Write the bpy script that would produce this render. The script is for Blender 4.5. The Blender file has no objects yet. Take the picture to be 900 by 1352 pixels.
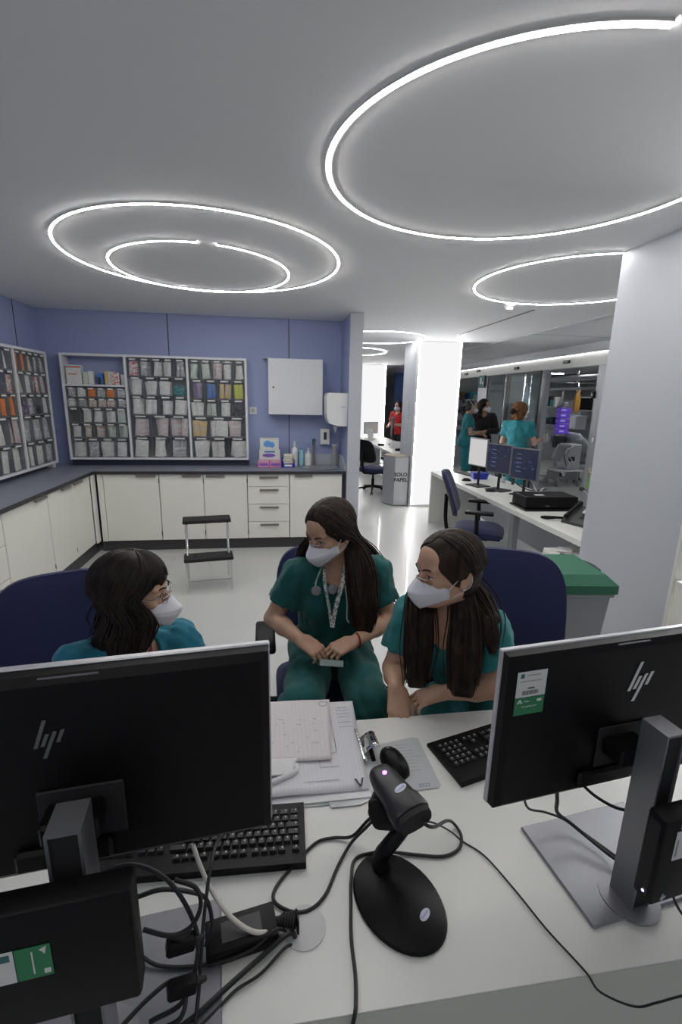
import bpy, bmesh, math, random
import numpy as np
from mathutils import Vector, Matrix, Euler
D2R = math.radians
PI = math.pi
SC = bpy.context.scene
COL = SC.collection
rnd = random.Random(7)

# ---------------------------------------------------------------- materials
def mat(name, col, rough=0.5, metal=0.0, spec=0.5, bump=None, noise=None, emit=None, alpha=None, coat=0.0, sheen=0.0, stretch=None, sub=0.0):
    m = bpy.data.materials.new(name); m.use_nodes = True
    nt = m.node_tree; N = nt.nodes; L = nt.links
    b = N['Principled BSDF']
    b.inputs['Base Color'].default_value = (*col, 1)
    b.inputs['Roughness'].default_value = rough
    b.inputs['Metallic'].default_value = metal
    b.inputs['Specular IOR Level'].default_value = spec
    b.inputs['Coat Weight'].default_value = coat
    b.inputs['Sheen Weight'].default_value = sheen
    if sub: b.inputs['Subsurface Weight'].default_value = sub; b.inputs['Subsurface Scale'].default_value = 0.01
    tc = None
    def coords():
        nonlocal tc
        if tc is None:
            tc = N.new('ShaderNodeTexCoord').outputs['Object']
            if stretch:
                mp = N.new('ShaderNodeMapping'); mp.inputs['Scale'].default_value = stretch
                L.new(tc, mp.inputs['Vector']); tc = mp.outputs['Vector']
        return tc
    if noise:                                   # (scale, colour2, lo, hi)
        sc_, c2, lo, hi = noise
        n = N.new('ShaderNodeTexNoise'); n.inputs['Scale'].default_value = sc_; n.inputs['Detail'].default_value = 4
        L.new(coords(), n.inputs['Vector'])
        r = N.new('ShaderNodeValToRGB'); r.color_ramp.elements[0].position = lo; r.color_ramp.elements[1].position = hi
        r.color_ramp.elements[0].color = (*col, 1); r.color_ramp.elements[1].color = (*c2, 1)
        L.new(n.outputs['Fac'], r.inputs['Fac']); L.new(r.outputs['Color'], b.inputs['Base Color'])
    if bump:                                    # (scale, strength, distance)
        n = N.new('ShaderNodeTexNoise'); n.inputs['Scale'].default_value = bump[0]; n.inputs['Detail'].default_value = 3
        L.new(coords(), n.inputs['Vector'])
        bp = N.new('ShaderNodeBump'); bp.inputs['Strength'].default_value = bump[1]; bp.inputs['Distance'].default_value = bump[2]
        L.new(n.outputs['Fac'], bp.inputs['Height']); L.new(bp.outputs['Normal'], b.inputs['Normal'])
    if emit:                                    # (colour, strength)
        b.inputs['Emission Color'].default_value = (*emit[0], 1); b.inputs['Emission Strength'].default_value = emit[1]
    return m

def glassy(name, tint=(1, 1, 1), gloss=0.06, rough=0.02, haze=0.0, hazecol=(.6, .6, .62)):
    """thin clear pane: mostly transparent, some mirror reflection, optional milky haze"""
    m = bpy.data.materials.new(name); m.use_nodes = True
    nt = m.node_tree; N = nt.nodes; L = nt.links
    N.remove(N['Principled BSDF']); out = N['Material Output']
    t = N.new('ShaderNodeBsdfTransparent'); t.inputs[0].default_value = (*tint, 1)
    g = N.new('ShaderNodeBsdfGlossy'); g.inputs['Roughness'].default_value = rough
    mx = N.new('ShaderNodeMixShader'); mx.inputs[0].default_value = gloss
    L.new(t.outputs[0], mx.inputs[1]); L.new(g.outputs[0], mx.inputs[2])
    if haze:
        d = N.new('ShaderNodeBsdfDiffuse'); d.inputs[0].default_value = (*hazecol, 1)
        m2 = N.new('ShaderNodeMixShader'); m2.inputs[0].default_value = haze
        L.new(mx.outputs[0], m2.inputs[1]); L.new(d.outputs[0], m2.inputs[2]); L.new(m2.outputs[0], out.inputs[0])
    else:
        L.new(mx.outputs[0], out.inputs[0])
    return m

def emis(name, col, s):
    m = bpy.data.materials.new(name); m.use_nodes = True
    nt = m.node_tree; nt.nodes.remove(nt.nodes['Principled BSDF'])
    e = nt.nodes.new('ShaderNodeEmission'); e.inputs[0].default_value = (*col, 1); e.inputs[1].default_value = s
    nt.links.new(e.outputs[0], nt.nodes['Material Output'].inputs[0])
    return m

# ---------------------------------------------------------------- mesh buffer
def catmull(pts, n=6, closed=False):
    P = [Vector(p) for p in pts]
    if len(P) < 3 and not closed: return P
    out = []; m = len(P)
    rng = range(m) if closed else range(m - 1)
    for i in rng:
        if closed: p0, p1, p2, p3 = P[(i-1) % m], P[i], P[(i+1) % m], P[(i+2) % m]
        else:
            p1, p2 = P[i], P[i+1]
            p0 = P[i-1] if i > 0 else p1*2 - p2
            p3 = P[i+2] if i+2 < m else p2*2 - p1
        for k in range(n):
            t = k/n
            out.append(0.5*((2*p1) + (p2-p0)*t + (2*p0-5*p1+4*p2-p3)*t*t + (3*p1-p0-3*p2+p3)*t**3))
    if not closed: out.append(P[-1])
    return out

class MB:
    def __init__(s): s.v = []; s.f = []
    def _bm(s, bm, M=None):
        o = len(s.v); bm.verts.ensure_lookup_table()
        for i, v in enumerate(bm.verts): v.index = i
        for v in bm.verts: s.v.append(tuple(M @ v.co) if M else tuple(v.co))
        for f in bm.faces: s.f.append([o + v.index for v in f.verts])
        bm.free(); return s
    def box(s, c, d, rot=None, bev=0, seg=1):
        bm = bmesh.new(); bmesh.ops.create_cube(bm, size=1)
        for v in bm.verts: v.co = Vector((v.co.x*d[0], v.co.y*d[1], v.co.z*d[2]))
        if bev: bmesh.ops.bevel(bm, geom=list(bm.edges), offset=min(bev, min(d)*.49), segments=seg, profile=0.5, affect='EDGES')
        M = Matrix.Translation(c)
        if rot is not None: M = M @ (rot.to_4x4() if isinstance(rot, Matrix) else Euler(rot).to_matrix().to_4x4())
        return s._bm(bm, M)
    def bb(s, lo, hi, bev=0, seg=1):
        return s.box([(a+b)/2 for a, b in zip(lo, hi)], [abs(b-a) for a, b in zip(lo, hi)], None, bev, seg)
    def cyl(s, a, b, r, r2=None, n=16):
        a = Vector(a); b = Vector(b); r2 = r if r2 is None else r2
        return s.tube([a, b], [r, r2], n)
    def tube(s, pts, r, n=8, closed=False, sm=0, flat=None):
        P = catmull(pts, sm, closed) if sm else [Vector(p) for p in pts]
        m = len(P)
        if isinstance(r, (int, float)): rr = [r]*m
        else:
            rr = [np.interp(i/(m-1), np.linspace(0, 1, len(r)), r) for i in range(m)]
        o = len(s.v); T0 = None; U = None
        for i, p in enumerate(P):
            if closed: T = P[(i+1) % m] - P[i-1]
            else: T = (P[min(i+1, m-1)] - P[max(i-1, 0)])
            if T.length < 1e-9: T = Vector((0, 0, 1))
            T.normalize()
            if U is None:
                U = T.orthogonal() if flat is None else Vector(flat)
            U = (U - T*U.dot(T))
            if U.length < 1e-6: U = T.orthogonal()
            U.normalize(); W = T.cross(U)
            for k in range(n):
                a = 2*PI*k/n
                s.v.append(tuple(p + U*(rr[i]*math.cos(a)) + W*(rr[i]*math.sin(a))))
        for i in range(m if closed else m-1):
            j = (i+1) % m
            for k in range(n):
                k2 = (k+1) % n
                s.f.append([o+i*n+k, o+i*n+k2, o+j*n+k2, o+j*n+k])
        if not closed:
            s.f.append([o+k for k in range(n)][::-1]); s.f.append([o+(m-1)*n+k for k in range(n)])
        return s
    def sweep(s, pts, prof, up=(0, 0, 1), closed=False):
        """sweep a 2D profile (side, up) along pts"""
        P = [Vector(p) for p in pts]; m = len(P); n = len(prof); o = len(s.v); up = Vector(up)
        for i, p in enumerate(P):
            T = (P[(i+1) % m] - P[i-1]) if closed else (P[min(i+1, m-1)] - P[max(i-1, 0)])
            T.normalize(); S = T.cross(up).normalized(); Uv = S.cross(T)
            for a, b in prof: s.v.append(tuple(p + S*a + Uv*b))
        for i in range(m if closed else m-1):
            j = (i+1) % m
            for k in range(n):
                k2 = (k+1) % n
                s.f.append([o+i*n+k, o+i*n+k2, o+j*n+k2, o+j*n+k])
        if not closed:
            s.f.append([o+k for k in range(n)][::-1]); s.f.append([o+(m-1)*n+k for k in range(n)])
        return s
    def lathe(s, prof, c=(0, 0, 0), n=24, M=None, sy=1.0):
        o = len(s.v); c = Vector(c)
        for r, z in prof:
            for k in range(n):
                a = 2*PI*k/n; p = Vector((r*math.cos(a), r*math.sin(a)*sy, z))
                if M is not None: p = M @ p
                s.v.append(tuple(c + p))
        for i in range(len(prof)-1):
            for k in range(n):
                k2 = (k+1) % n
                s.f.append([o+i*n+k, o+i*n+k2, o+(i+1)*n+k2, o+(i+1)*n+k])
        s.f.append([o+k for k in range(n)][::-1]); s.f.append([o+(len(prof)-1)*n+k for k in range(n)])
        return s
    def ell(s, c, r, n=20, m=12, M=None):
        r = (r, r, r) if isinstance(r, (int, float)) else r
        prof = [(max(math.sin(PI*i/m), 1e-4), -math.cos(PI*i/m)) for i in range(m+1)]
        Md = Matrix.Diagonal(Vector(r)).to_3x3()
        if M is not None: Md = M.to_3x3() @ Md
        return s.lathe(prof, c, n, Md)
    def prism(s, poly, z0, z1, M=None):
        """poly in XY extruded z0..z1, optional 4x4 matrix"""
        o = len(s.v); n = len(poly)
        for z in (z0, z1):
            for x, y in poly:
                p = Vector((x, y, z)); s.v.append(tuple(M @ p if M is not None else p))
        s.f.append([o+k for k in range(n)][::-1]); s.f.append([o+n+k for k in range(n)])
        for k in range(n):
            k2 = (k+1) % n; s.f.append([o+k, o+k2, o+n+k2, o+n+k])
        return s
    def raw(s, v, f):
        o = len(s.v); s.v += [tuple(p) for p in v]; s.f += [[o+i for i in q] for q in f]; return s
    def grid(s, P):
        """P[i][j] of points -> quads"""
        o = len(s.v); n = len(P[0])
        for row in P: s.v += [tuple(p) for p in row]
        for i in range(len(P)-1):
            for j in range(n-1): s.f.append([o+i*n+j, o+i*n+j+1, o+(i+1)*n+j+1, o+(i+1)*n+j])
        return s
    def tf(s, M):
        s.v = [tuple(M @ Vector(p)) for p in s.v]; return s
    def mesh(s, name, m, ang=35):
        me = bpy.data.meshes.new(name); me.from_pydata(s.v, [], s.f); me.validate()
        bm = bmesh.new(); bm.from_mesh(me); bmesh.ops.recalc_face_normals(bm, faces=bm.faces); bm.to_mesh(me); bm.free()
        for p in me.polygons: p.use_smooth = True
        me.set_sharp_from_angle(angle=D2R(ang))
        if m: me.materials.append(m)
        return me
    def build(s, name, m, parent=None, world=False, ang=35):
        if world and parent is not None:
            s.tf(ROOTM[root_of(parent).name].inverted())
        o = bpy.data.objects.new(name, s.mesh(name, m, ang)); COL.objects.link(o)
        if parent is not None: o.parent = parent
        return o

ROOTM = {}
def root_of(o):
    while o.parent is not None: o = o.parent
    return o
def thing(name, label, cat, loc=(0, 0, 0), rz=0.0, group=None):
    o = bpy.data.objects.new(name, None); COL.objects.link(o); o.empty_display_size = 0.05
    o.location = loc; o.rotation_euler = (0, 0, rz)
    ROOTM[o.name] = Matrix.Translation(loc) @ Matrix.Rotation(rz, 4, 'Z')
    return tag(o, label, cat, group)
def tag(o, label=None, cat=None, group=None, kind=None):
    if label: o['label'] = label
    if cat: o['category'] = cat
    if group: o['group'] = group
    if kind: o['kind'] = kind
    return o
def single(name, mb, m, label, cat, group=None, kind=None, ang=35):
    """a thing that is one mesh built in world coordinates; its origin goes to its base"""
    A = np.array(mb.v); c = Vector(((A[:, 0].min()+A[:, 0].max())/2, (A[:, 1].min()+A[:, 1].max())/2, A[:, 2].min()))
    mb.tf(Matrix.Translation(-c)); o = mb.build(name, m, ang=ang); o.location = c
    return tag(o, label, cat, group, kind)
def struct(name, mb, m, parent=None):
    o = mb.build(name, m, parent)
    if parent is None: o['kind'] = 'structure'
    return o
def children(o): return [c for c in bpy.data.objects if c.parent == o]
def copy_tree(o, parent=None):
    kids = children(o)
    c = o.copy(); COL.objects.link(c)
    if parent is not None: c.parent = parent
    for k in kids: copy_tree(k, c)
    return c
def place(o, loc, rz, label=None, group=None):
    o.location = loc; o.rotation_euler = (0, 0, rz)
    ROOTM[o.name] = Matrix.Translation(loc) @ Matrix.Rotation(rz, 4, 'Z')
    if label: o['label'] = label
    if group: o['group'] = group
    return o
def text(body, name, size, M, m, parent=None, ext=0.0004, align='CENTER', shear=0, world=True, bold=0.0):
    """lettering as a mesh lying in the XY plane of M"""
    cu = bpy.data.curves.new(name, 'FONT'); cu.body = body; cu.size = size; cu.extrude = ext
    cu.align_x = align; cu.align_y = 'CENTER'; cu.shear = shear; cu.resolution_u = 3; cu.offset = bold
    o = bpy.data.objects.new(name+'_tmp', cu); COL.objects.link(o)
    dg = bpy.context.evaluated_depsgraph_get(); me = bpy.data.meshes.new_from_object(o.evaluated_get(dg))
    COL.objects.unlink(o); bpy.data.objects.remove(o); bpy.data.curves.remove(cu)
    if world and parent is not None: M = ROOTM[root_of(parent).name].inverted() @ M
    me.transform(M); me.materials.clear(); me.materials.append(m)
    t = bpy.data.objects.new(name, me); COL.objects.link(t)
    if parent is not None: t.parent = parent
    return t
def frame(o, x, y, z=None):
    """matrix with origin o, x axis, y axis"""
    x = Vector(x).normalized(); y = Vector(y); y = (y - x*y.dot(x)).normalized(); z = x.cross(y)
    M = Matrix.Identity(4)
    for i in range(3): M[i][0] = x[i]; M[i][1] = y[i]; M[i][2] = z[i]; M[i][3] = o[i]
    return M

# ---------------------------------------------------------------- signed distance sculpting
class Fld:
    def __init__(s, lo, hi, h):
        s.h = h; s.lo = np.array(lo, np.float32); s.n = (np.ceil((np.array(hi)-s.lo)/h).astype(int)+1)
        s.d = np.full(s.n, 0.06, np.float32)
    def _reg(s, lo, hi):
        a = np.clip(np.floor((np.array(lo)-s.lo)/s.h).astype(int), 0, s.n-1); b = np.clip(np.ceil((np.array(hi)-s.lo)/s.h).astype(int)+1, 1, s.n)
        b = np.maximum(b, a+1)
        sl = tuple(slice(i, j) for i, j in zip(a, b))
        ax = [(s.lo[i]+s.h*np.arange(a[i], b[i])).astype(np.float32) for i in range(3)]
        return sl, ax[0][:, None, None], ax[1][None, :, None], ax[2][None, None, :]
    def _comb(s, sl, p, k, op):
        a = s.d[sl]
        if op == 'add':
            h = np.clip(.5+.5*(a-p)/k, 0, 1); s.d[sl] = a*(1-h)+p*h - k*h*(1-h)
        elif op == 'sub':
            h = np.clip(.5-.5*(a+p)/k, 0, 1); s.d[sl] = a*(1-h)+(-p)*h + k*h*(1-h)
        elif op == 'int':
            s.d[sl] = np.maximum(a, p)
    def cone(s, a, b, ra, rb, k=.01, op='add', clip=None):
        a = np.array(a, float); b = np.array(b, float); m = max(ra, rb)+k+3*s.h
        sl, X, Y, Z = s._reg(np.minimum(a, b)-m, np.maximum(a, b)+m)
        v = b-a; vv = max(float(v@v), 1e-9)
        t = np.clip(((X-a[0])*v[0]+(Y-a[1])*v[1]+(Z-a[2])*v[2])/vv, 0, 1)
        p = np.sqrt((X-a[0]-t*v[0])**2+(Y-a[1]-t*v[1])**2+(Z-a[2]-t*v[2])**2) - (ra+(rb-ra)*t)
        if clip is not None:
            for c0, nn in clip:
                nn = np.array(nn, float); nn /= np.linalg.norm(nn)
                p = np.maximum(p, (X-c0[0])*nn[0]+(Y-c0[1])*nn[1]+(Z-c0[2])*nn[2])
        s._comb(sl, p.astype(np.float32), k, op); return s
    def ell(s, c, r, M=None, k=.01, op='add'):
        c = np.array(c, float); r = np.array(r, float); m = r.max()+k+3*s.h
        sl, X, Y, Z = s._reg(c-m, c+m); X = X-c[0]; Y = Y-c[1]; Z = Z-c[2]
        if M is not None:
            x = X*M[0][0]+Y*M[1][0]+Z*M[2][0]; y = X*M[0][1]+Y*M[1][1]+Z*M[2][1]; z = X*M[0][2]+Y*M[1][2]+Z*M[2][2]
        else: x, y, z = X, Y, Z
        k0 = np.sqrt((x/r[0])**2+(y/r[1])**2+(z/r[2])**2); k1 = np.sqrt((x/r[0]**2)**2+(y/r[1]**2)**2+(z/r[2]**2)**2)+1e-6
        s._comb(sl, (k0*(k0-1)/k1).astype(np.float32), k, op); return s
    def displace(s, fn):
        sl, X, Y, Z = s._reg(s.lo, s.lo+s.h*(s.n-1)); m = np.abs(s.d) < .03
        i, j, k = np.nonzero(m); x = X[i, 0, 0]; y = Y[0, j, 0]; z = Z[0, 0, k]
        s.d[i, j, k] += fn(x, y, z).astype(np.float32); return s
    def mesh(s):
        d = s.d; d[0] = d[-1] = .05; d[:, 0] = d[:, -1] = .05; d[:, :, 0] = d[:, :, -1] = .05
        sg = d < 0
        c = np.zeros(tuple(np.array(d.shape)-1), np.int8); n0, n1, n2 = c.shape
        for i in (0, 1):
            for j in (0, 1):
                for k in (0, 1): c += sg[i:i+n0, j:j+n1, k:k+n2]
        I, J, K = np.nonzero((c > 0) & (c < 8))
        idx = np.full(c.shape, -1, np.int32); idx[I, J, K] = np.arange(len(I))
        acc = np.zeros((len(I), 3)); cnt = np.zeros(len(I))
        cor = [(i, j, k) for i in (0, 1) for j in (0, 1) for k in (0, 1)]
        for a in cor:
            for ax in range(3):
                if a[ax]: continue
                b = list(a); b[ax] = 1
                da = d[I+a[0], J+a[1], K+a[2]]; db = d[I+b[0], J+b[1], K+b[2]]
                m = (da < 0) != (db < 0); t = np.where(m, da/(da-db+1e-12), 0)
                p = np.tile(np.array(a, float), (len(I), 1)); p[:, ax] = t
                acc[m] += p[m]; cnt += m
        V = (np.stack([I, J, K], 1)+acc/cnt[:, None])*s.h+s.lo
        F = []
        for ax in range(3):
            o = [0, 0, 0]; o[ax] = 1
            A = sg[:n0+1-o[0], :n1+1-o[1], :n2+1-o[2]]; B = sg[o[0]:, o[1]:, o[2]:]
            i, j, k = np.nonzero(A != B); ss = A[i, j, k]
            u, v = [(1, 2), (2, 0), (0, 1)][ax]
            P = np.stack([i, j, k], 1); du = np.zeros(3, int); du[u] = 1; dv = np.zeros(3, int); dv[v] = 1
            ok = (P[:, u] > 0) & (P[:, v] > 0) & (P[:, u] < np.array(c.shape)[u]) & (P[:, v] < np.array(c.shape)[v])
            P = P[ok]; ss = ss[ok]
            q = [P-du-dv, P-dv, P, P-du]
            q = np.stack([idx[x[:, 0], x[:, 1], x[:, 2]] for x in q], 1)
            q[~ss] = q[~ss][:, ::-1]; F.append(q)
        return V, np.concatenate(F)
    def build(s, name, m, parent=None, lap=1):
        V, F = s.mesh()
        for _ in range(lap):                    # gentle smoothing
            A = np.zeros_like(V); C = np.zeros(len(V))
            for a, b in ((0, 1), (1, 2), (2, 3), (3, 0)):
                np.add.at(A, F[:, a], V[F[:, b]]); np.add.at(A, F[:, b], V[F[:, a]])
                np.add.at(C, F[:, a], 1); np.add.at(C, F[:, b], 1)
            V = V*.5+.5*A/np.maximum(C, 1)[:, None]
        if parent is not None:
            M = np.array(ROOTM[root_of(parent).name].inverted()); V = V@M[:3, :3].T+M[:3, 3]
        me = bpy.data.meshes.new(name)
        me.vertices.add(len(V)); me.vertices.foreach_set('co', V.astype(np.float32).ravel())
        me.loops.add(len(F)*4); me.loops.foreach_set('vertex_index', F.astype(np.int32).ravel())
        me.polygons.add(len(F)); me.polygons.foreach_set('loop_start', np.arange(0, len(F)*4, 4, dtype=np.int32))
        me.polygons.foreach_set('use_smooth', np.ones(len(F), bool))
        me.update(calc_edges=True); me.materials.append(m)
        o = bpy.data.objects.new(name, me); COL.objects.link(o)
        if parent is not None: o.parent = parent
        return o
EXPO = 0.25
# ================================================================ materials
M = {}
M['ceil'] = mat('ceiling_paint', (.78, .78, .79), .75)
M['metalceil'] = mat('satin_metal_panels', (.72, .74, .76), .32, .2)
M['floor'] = mat('speckled_vinyl', (.62, .62, .60), .33, noise=(220, (.50, .50, .49), .45, .6), coat=.15)
M['blue'] = mat('blue_wall_panel', (.335, .385, .605), .55)
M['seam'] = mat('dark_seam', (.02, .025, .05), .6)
M['greywall'] = mat('grey_wall_panel', (.52, .54, .59), .5)
M['white'] = mat('white_laminate', (.75, .745, .71), .38)
M['cream'] = mat('cream_laminate', (.84, .83, .765), .42)
M['frame'] = mat('white_shelf_frame', (.74, .75, .78), .45)
M['counter'] = mat('grey_blue_worktop', (.26, .28, .34), .35, noise=(300, (.21, .23, .28), .4, .6))
M['edge'] = mat('dark_edge_band', (.03, .03, .035), .5)
M['kick'] = mat('dark_kickboard', (.045, .045, .05), .5)
M['steel'] = mat('brushed_steel', (.25, .225, .205), .4, .6)
M['chrome'] = mat('chrome', (.75, .75, .75), .12, 1.0)
M['black'] = mat('black_plastic', (.0035, .0035, .004), .45, spec=.22)
M['blacksoft'] = mat('black_matte', (.015, .015, .016), .75)
M['rubber'] = mat('black_rubber_cable', (.010, .010, .011), .5)
M['silver'] = mat('silver_plastic', (.26, .26, .28), .42, .7)
M['bezel'] = mat('light_silver_bezel', (.52, .52, .55), .35, .4)
M['baseplate'] = mat('grey_base_plate', (.25, .25, .275), .35, .5)
M['alu'] = mat('satin_aluminium', (.50, .51, .54), .35, .7)
M['paper'] = mat('paper', (.80, .79, .80), .8)
M['label'] = mat('white_label', (.72, .72, .70), .6)
M['green'] = mat('green_label', (.03, .22, .09), .55)
M['lidgreen'] = mat('green_bin_lid', (.02, .15, .08), .45, bump=(60, .15, .001))
M['bingrey'] = mat('grey_bin_plastic', (.33, .34, .36), .5)
M['fabric'] = mat('navy_chair_fabric', (.013, .016, .072), .9, bump=(900, .35, .0008), sheen=.15)
M['orange'] = mat('orange_packet', (.80, .22, .02), .45)
M['pwhite'] = mat('packet_white', (.80, .80, .77), .4, noise=(45, (.62, .63, .64), .45, .65))
M['pgrey'] = mat('packet_clear_grey', (.40, .42, .45), .25, noise=(60, (.75, .75, .75), .5, .6))
M['ppink'] = mat('packet_pale_pink', (.60, .44, .44), .4, noise=(50, (.66, .64, .62), .4, .6))
M['pgreen'] = mat('packet_pale_green', (.45, .60, .48), .4, noise=(40, (.66, .66, .62), .4, .6))
M['pblue'] = mat('packet_blue', (.05, .17, .50), .4)
M['pyellow'] = mat('packet_yellow', (.75, .48, .06), .4, noise=(30, (.55, .50, .44), .4, .6))
M['pred'] = mat('packet_red_white', (.55, .10, .14), .5, noise=(55, (.7, .66, .62), .45, .52))
M['pteal'] = mat('teal_caps', (.05, .42, .42), .4)
M['plime'] = mat('lime_caps', (.60, .62, .06), .4)
M['ppurple'] = mat('purple_sticks', (.28, .20, .36), .4)
M['pdark'] = mat('dark_caps', (.03, .03, .035), .4)
M['pbrown'] = mat('brown_print_packet', (.50, .28, .18), .5, noise=(70, (.7, .68, .64), .42, .5))
M['binback'] = mat('smoked_bin_plastic', (.19, .20, .225), .3)
M['clear'] = glassy('clear_bin_front', gloss=.06, rough=.08, haze=.03, hazecol=(.55, .57, .60))
M['glass'] = glassy('door_glass', tint=(.86, .90, .90), gloss=.045, haze=.12, hazecol=(.5, .52, .54))
M['screenoff'] = mat('glossy_screen', (.008, .008, .01), .15)
M['led'] = emis('led_strip', (1, .985, .955), 51)
M['ledcol'] = emis('backlit_panel', (1, 1, 1), .78)
M['ledcolnear'] = emis('backlit_panel_near', (1, .99, .97), 2.2)
M['ledthin'] = emis('led_strip_thin', (1, .985, .955), 72)
M['ledadded'] = emis('led_strip_added', (1, .985, .955), 34)
M['lededge'] = emis('led_edge', (1, 1, 1), 60)
M['leddim'] = emis('led_line', (1, 1, 1), 7)
M['wardwall'] = mat('ward_wall', (.48, .51, .53), .5)
M['creamcable'] = mat('cream_cable', (.62, .60, .54), .5)
M['text'] = mat('dark_print', (.03, .03, .035), .6)
M['textgrey'] = mat('grey_print', (.30, .31, .34), .6)
M['royal'] = mat('royal_blue_plastic', (.015, .03, .42), .35)
M['pinkbox'] = mat('pink_carton', (.72, .26, .50), .55)
M['violet'] = mat('violet_print', (.22, .12, .50), .55)
M['whitepl'] = mat('white_plastic', (.78, .78, .78), .3)
M['lightblue'] = mat('translucent_blue_bottle', (.30, .55, .66), .25)
M['dgreen'] = mat('dark_teal_cap', (.03, .14, .14), .4)

# ================================================================ room shell
H = 2.58
struct('floor', MB().bb((-2.6, -2.2, -.1), (10.2, 22, 0)), M['floor'])
struct('ceiling', MB().bb((-2.6, -2.2, H), (3.36, 22, H+.1)), M['ceil'])
struct('ceiling_metal', MB().bb((3.36, 1.5, H-.01), (4.72, 22, H+.1)), M['metalceil'])
seams = MB()
for y in (6.1, 9.7, 13.3): seams.bb((3.37, y-.0015, H-.0115), (4.6, y+.0015, H-.0095))
struct('trim_1', seams, M['seam'])
struct('wall_left', MB().bb((-2.6, -2.2, 0), (-2.5, 5.93, H)), M['blue'])
struct('wall_back', MB().bb((-2.5, 5.83, 0), (.83, 5.93, H)), M['blue'])
sm = MB()
for x in (-1.142, .208): sm.bb((x-.004, 5.824, .9), (x+.004, 5.8305, H))
for y in (5.36, 3.9): sm.bb((-2.5005, y-.003, .9), (-2.496, y+.003, H))
struct('trim_2', sm, M['seam'])
struct('wall_partition', MB().bb((.84, 5.22, 0), (.965, 22, H)), M['greywall'])
struct('wall_partition_blue', MB().bb((.832, 5.225, 0), (.8395, 5.83, H)), M['blue'])
struct('trim_3', MB().bb((.83, 5.205, 0), (.972, 5.219, H), .003), M['greywall'])
struct('wall_far', MB().bb((.8, 21.5, 0), (10, 21.6, H)), M['ceil'])

# columns with one backlit face
def column(n, x0, x1, y0, y1, lm, w=.03):
    struct('wall_column_%d' % n, MB().bb((x0, y0+.02, 0), (x1, y1, H)), M['greywall'])
    struct('trim_column_%d' % n, MB().bb((x0, y0, 0), (x0+w, y0+.019, H)).bb((x1-w*.6, y0, 0), (x1, y0+.019, H)).bb((x0+w, y0, 0), (x1-w*.6, y0+.019, .035)), M['white'])
    t = thing('backlit_panel', ['tall glowing white panel on the grey column beside the bin', 'tall glowing white panel on the column beyond the second desk', 'farthest tall glowing white panel, at the end of the corridor'][n-1], 'light panel', ((x0+x1)/2, y0+.01, .035), 0, None)
    MB().bb((x0+w, y0+.006, .036), (x1-w*.6, y0+.014, H-.004)).build('diffuser', lm, t, True)
    for xe in (x0+w, x1-w*.6-.018): MB().bb((xe, y0+.002, .04), (xe+.018, y0+.0055, H-.01)).build('edge_light', M['lededge'], t, True)
    MB().bb((x0+w, y0+.0145, .036), (x1-w*.6, y0+.0185, H-.004)).build('backing', M['white'], t, True)
column(1, 2.08, 2.80, 2.05, 2.815, M['ledcolnear'], .10)
column(2, 2.20, 2.92, 7.28, 7.98, M['ledcol'])
column(3, 2.24, 2.98, 12.5, 13.2, M['ledcol'])

# ceiling rings
def ring(cx, cy, rx, ry, a0, a1, label, w=.0065, lm='led'):
    n = max(24, int(abs(a1-a0)/3)); pts = [(cx+rx*math.cos(D2R(a0+(a1-a0)*i/n)), cy+ry*math.sin(D2R(a0+(a1-a0)*i/n)), H-.003) for i in range(n+1)]
    cl = abs(abs(a1-a0)-360) < .5
    if cl: pts = pts[:-1]
    t = thing('ring_light', label, 'ceiling light', (cx, cy, H-.012), 0, None)
    MB().sweep(pts, [(-w, -.0065), (w, -.0065), (w, .002), (-w, .002)], closed=cl).build('led_strip', M[lm], t, True)
    MB().sweep(pts, [(-w-.006, -.004), (-w-.0005, -.004), (-w-.0005, .0025), (-w-.006, .0025)], closed=cl).sweep(pts, [(w+.0005, -.004), (w+.006, -.004), (w+.006, .0025), (w+.0005, .0025)], closed=cl).build('aluminium_channel', M['white'], t, True)
ring(1.00, 1.992, .775, .766, -94, -425, 'largest white ring of light on the ceiling, above the front desk, open at its end')
ring(-.417, 3.53, .879, .942, -155.5, 200.5, 'outer of the two nested white light rings on the ceiling', .0045, 'ledthin')
ring(-.477, 3.82, .615, .675, -74.5, 275.0, 'inner of the two nested white light rings, with a gap', .0042, 'ledthin')
ring(2.29, 3.55, .75, .78, 0, 360, 'white light ring partly cut off by the grey column', .0050, 'ledthin')
ring(1.567, 7.11, .66, .70, 0, 360, 'small white light ring above the glowing column', .008)
ring(1.45, 9.3, .72, .8, 0, 360, 'white light ring on the corridor ceiling, second from the glowing column', .009)
ring(1.45, 12.2, .72, .8, 0, 360, 'white light ring on the corridor ceiling, farthest from the desks', .009)
ring(-.9, -.5, .8, .8, 0, 360, 'added white light ring on the ceiling, unseen behind the camera', lm='ledadded')  # added ring out of view, gives the foreground more light
# detector + slot
t = thing('smoke_detector', 'round white smoke detector on the ceiling inside the cut-off light ring', 'smoke detector', (2.179, 4.401, H-.05))
MB().lathe([(.055, .05), (.055, .036), (.048, .03), (.03, .018), (.001, .016)], (0, 0, 0), 24).build('base', M['whitepl'], t)
MB().lathe([(.034, .019), (.034, .002), (.028, -.004), (.001, -.006)], (0, 0, 0), 20).build('sensing_chamber', M['whitepl'], t)
t = thing('slot_diffuser', 'long thin dark air slot in the white ceiling beside the glass wall', 'air vent', (2.53, 5.55, H-.006))
MB().bb((-.012, -.95, .001), (.012, .95, .0055)).build('slot', M['seam'], t)
MB().bb((-.022, -.96, 0), (-.0125, .96, .0055)).bb((.0125, -.96, 0), (.022, .96, .0055)).build('frame', M['white'], t)

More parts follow.
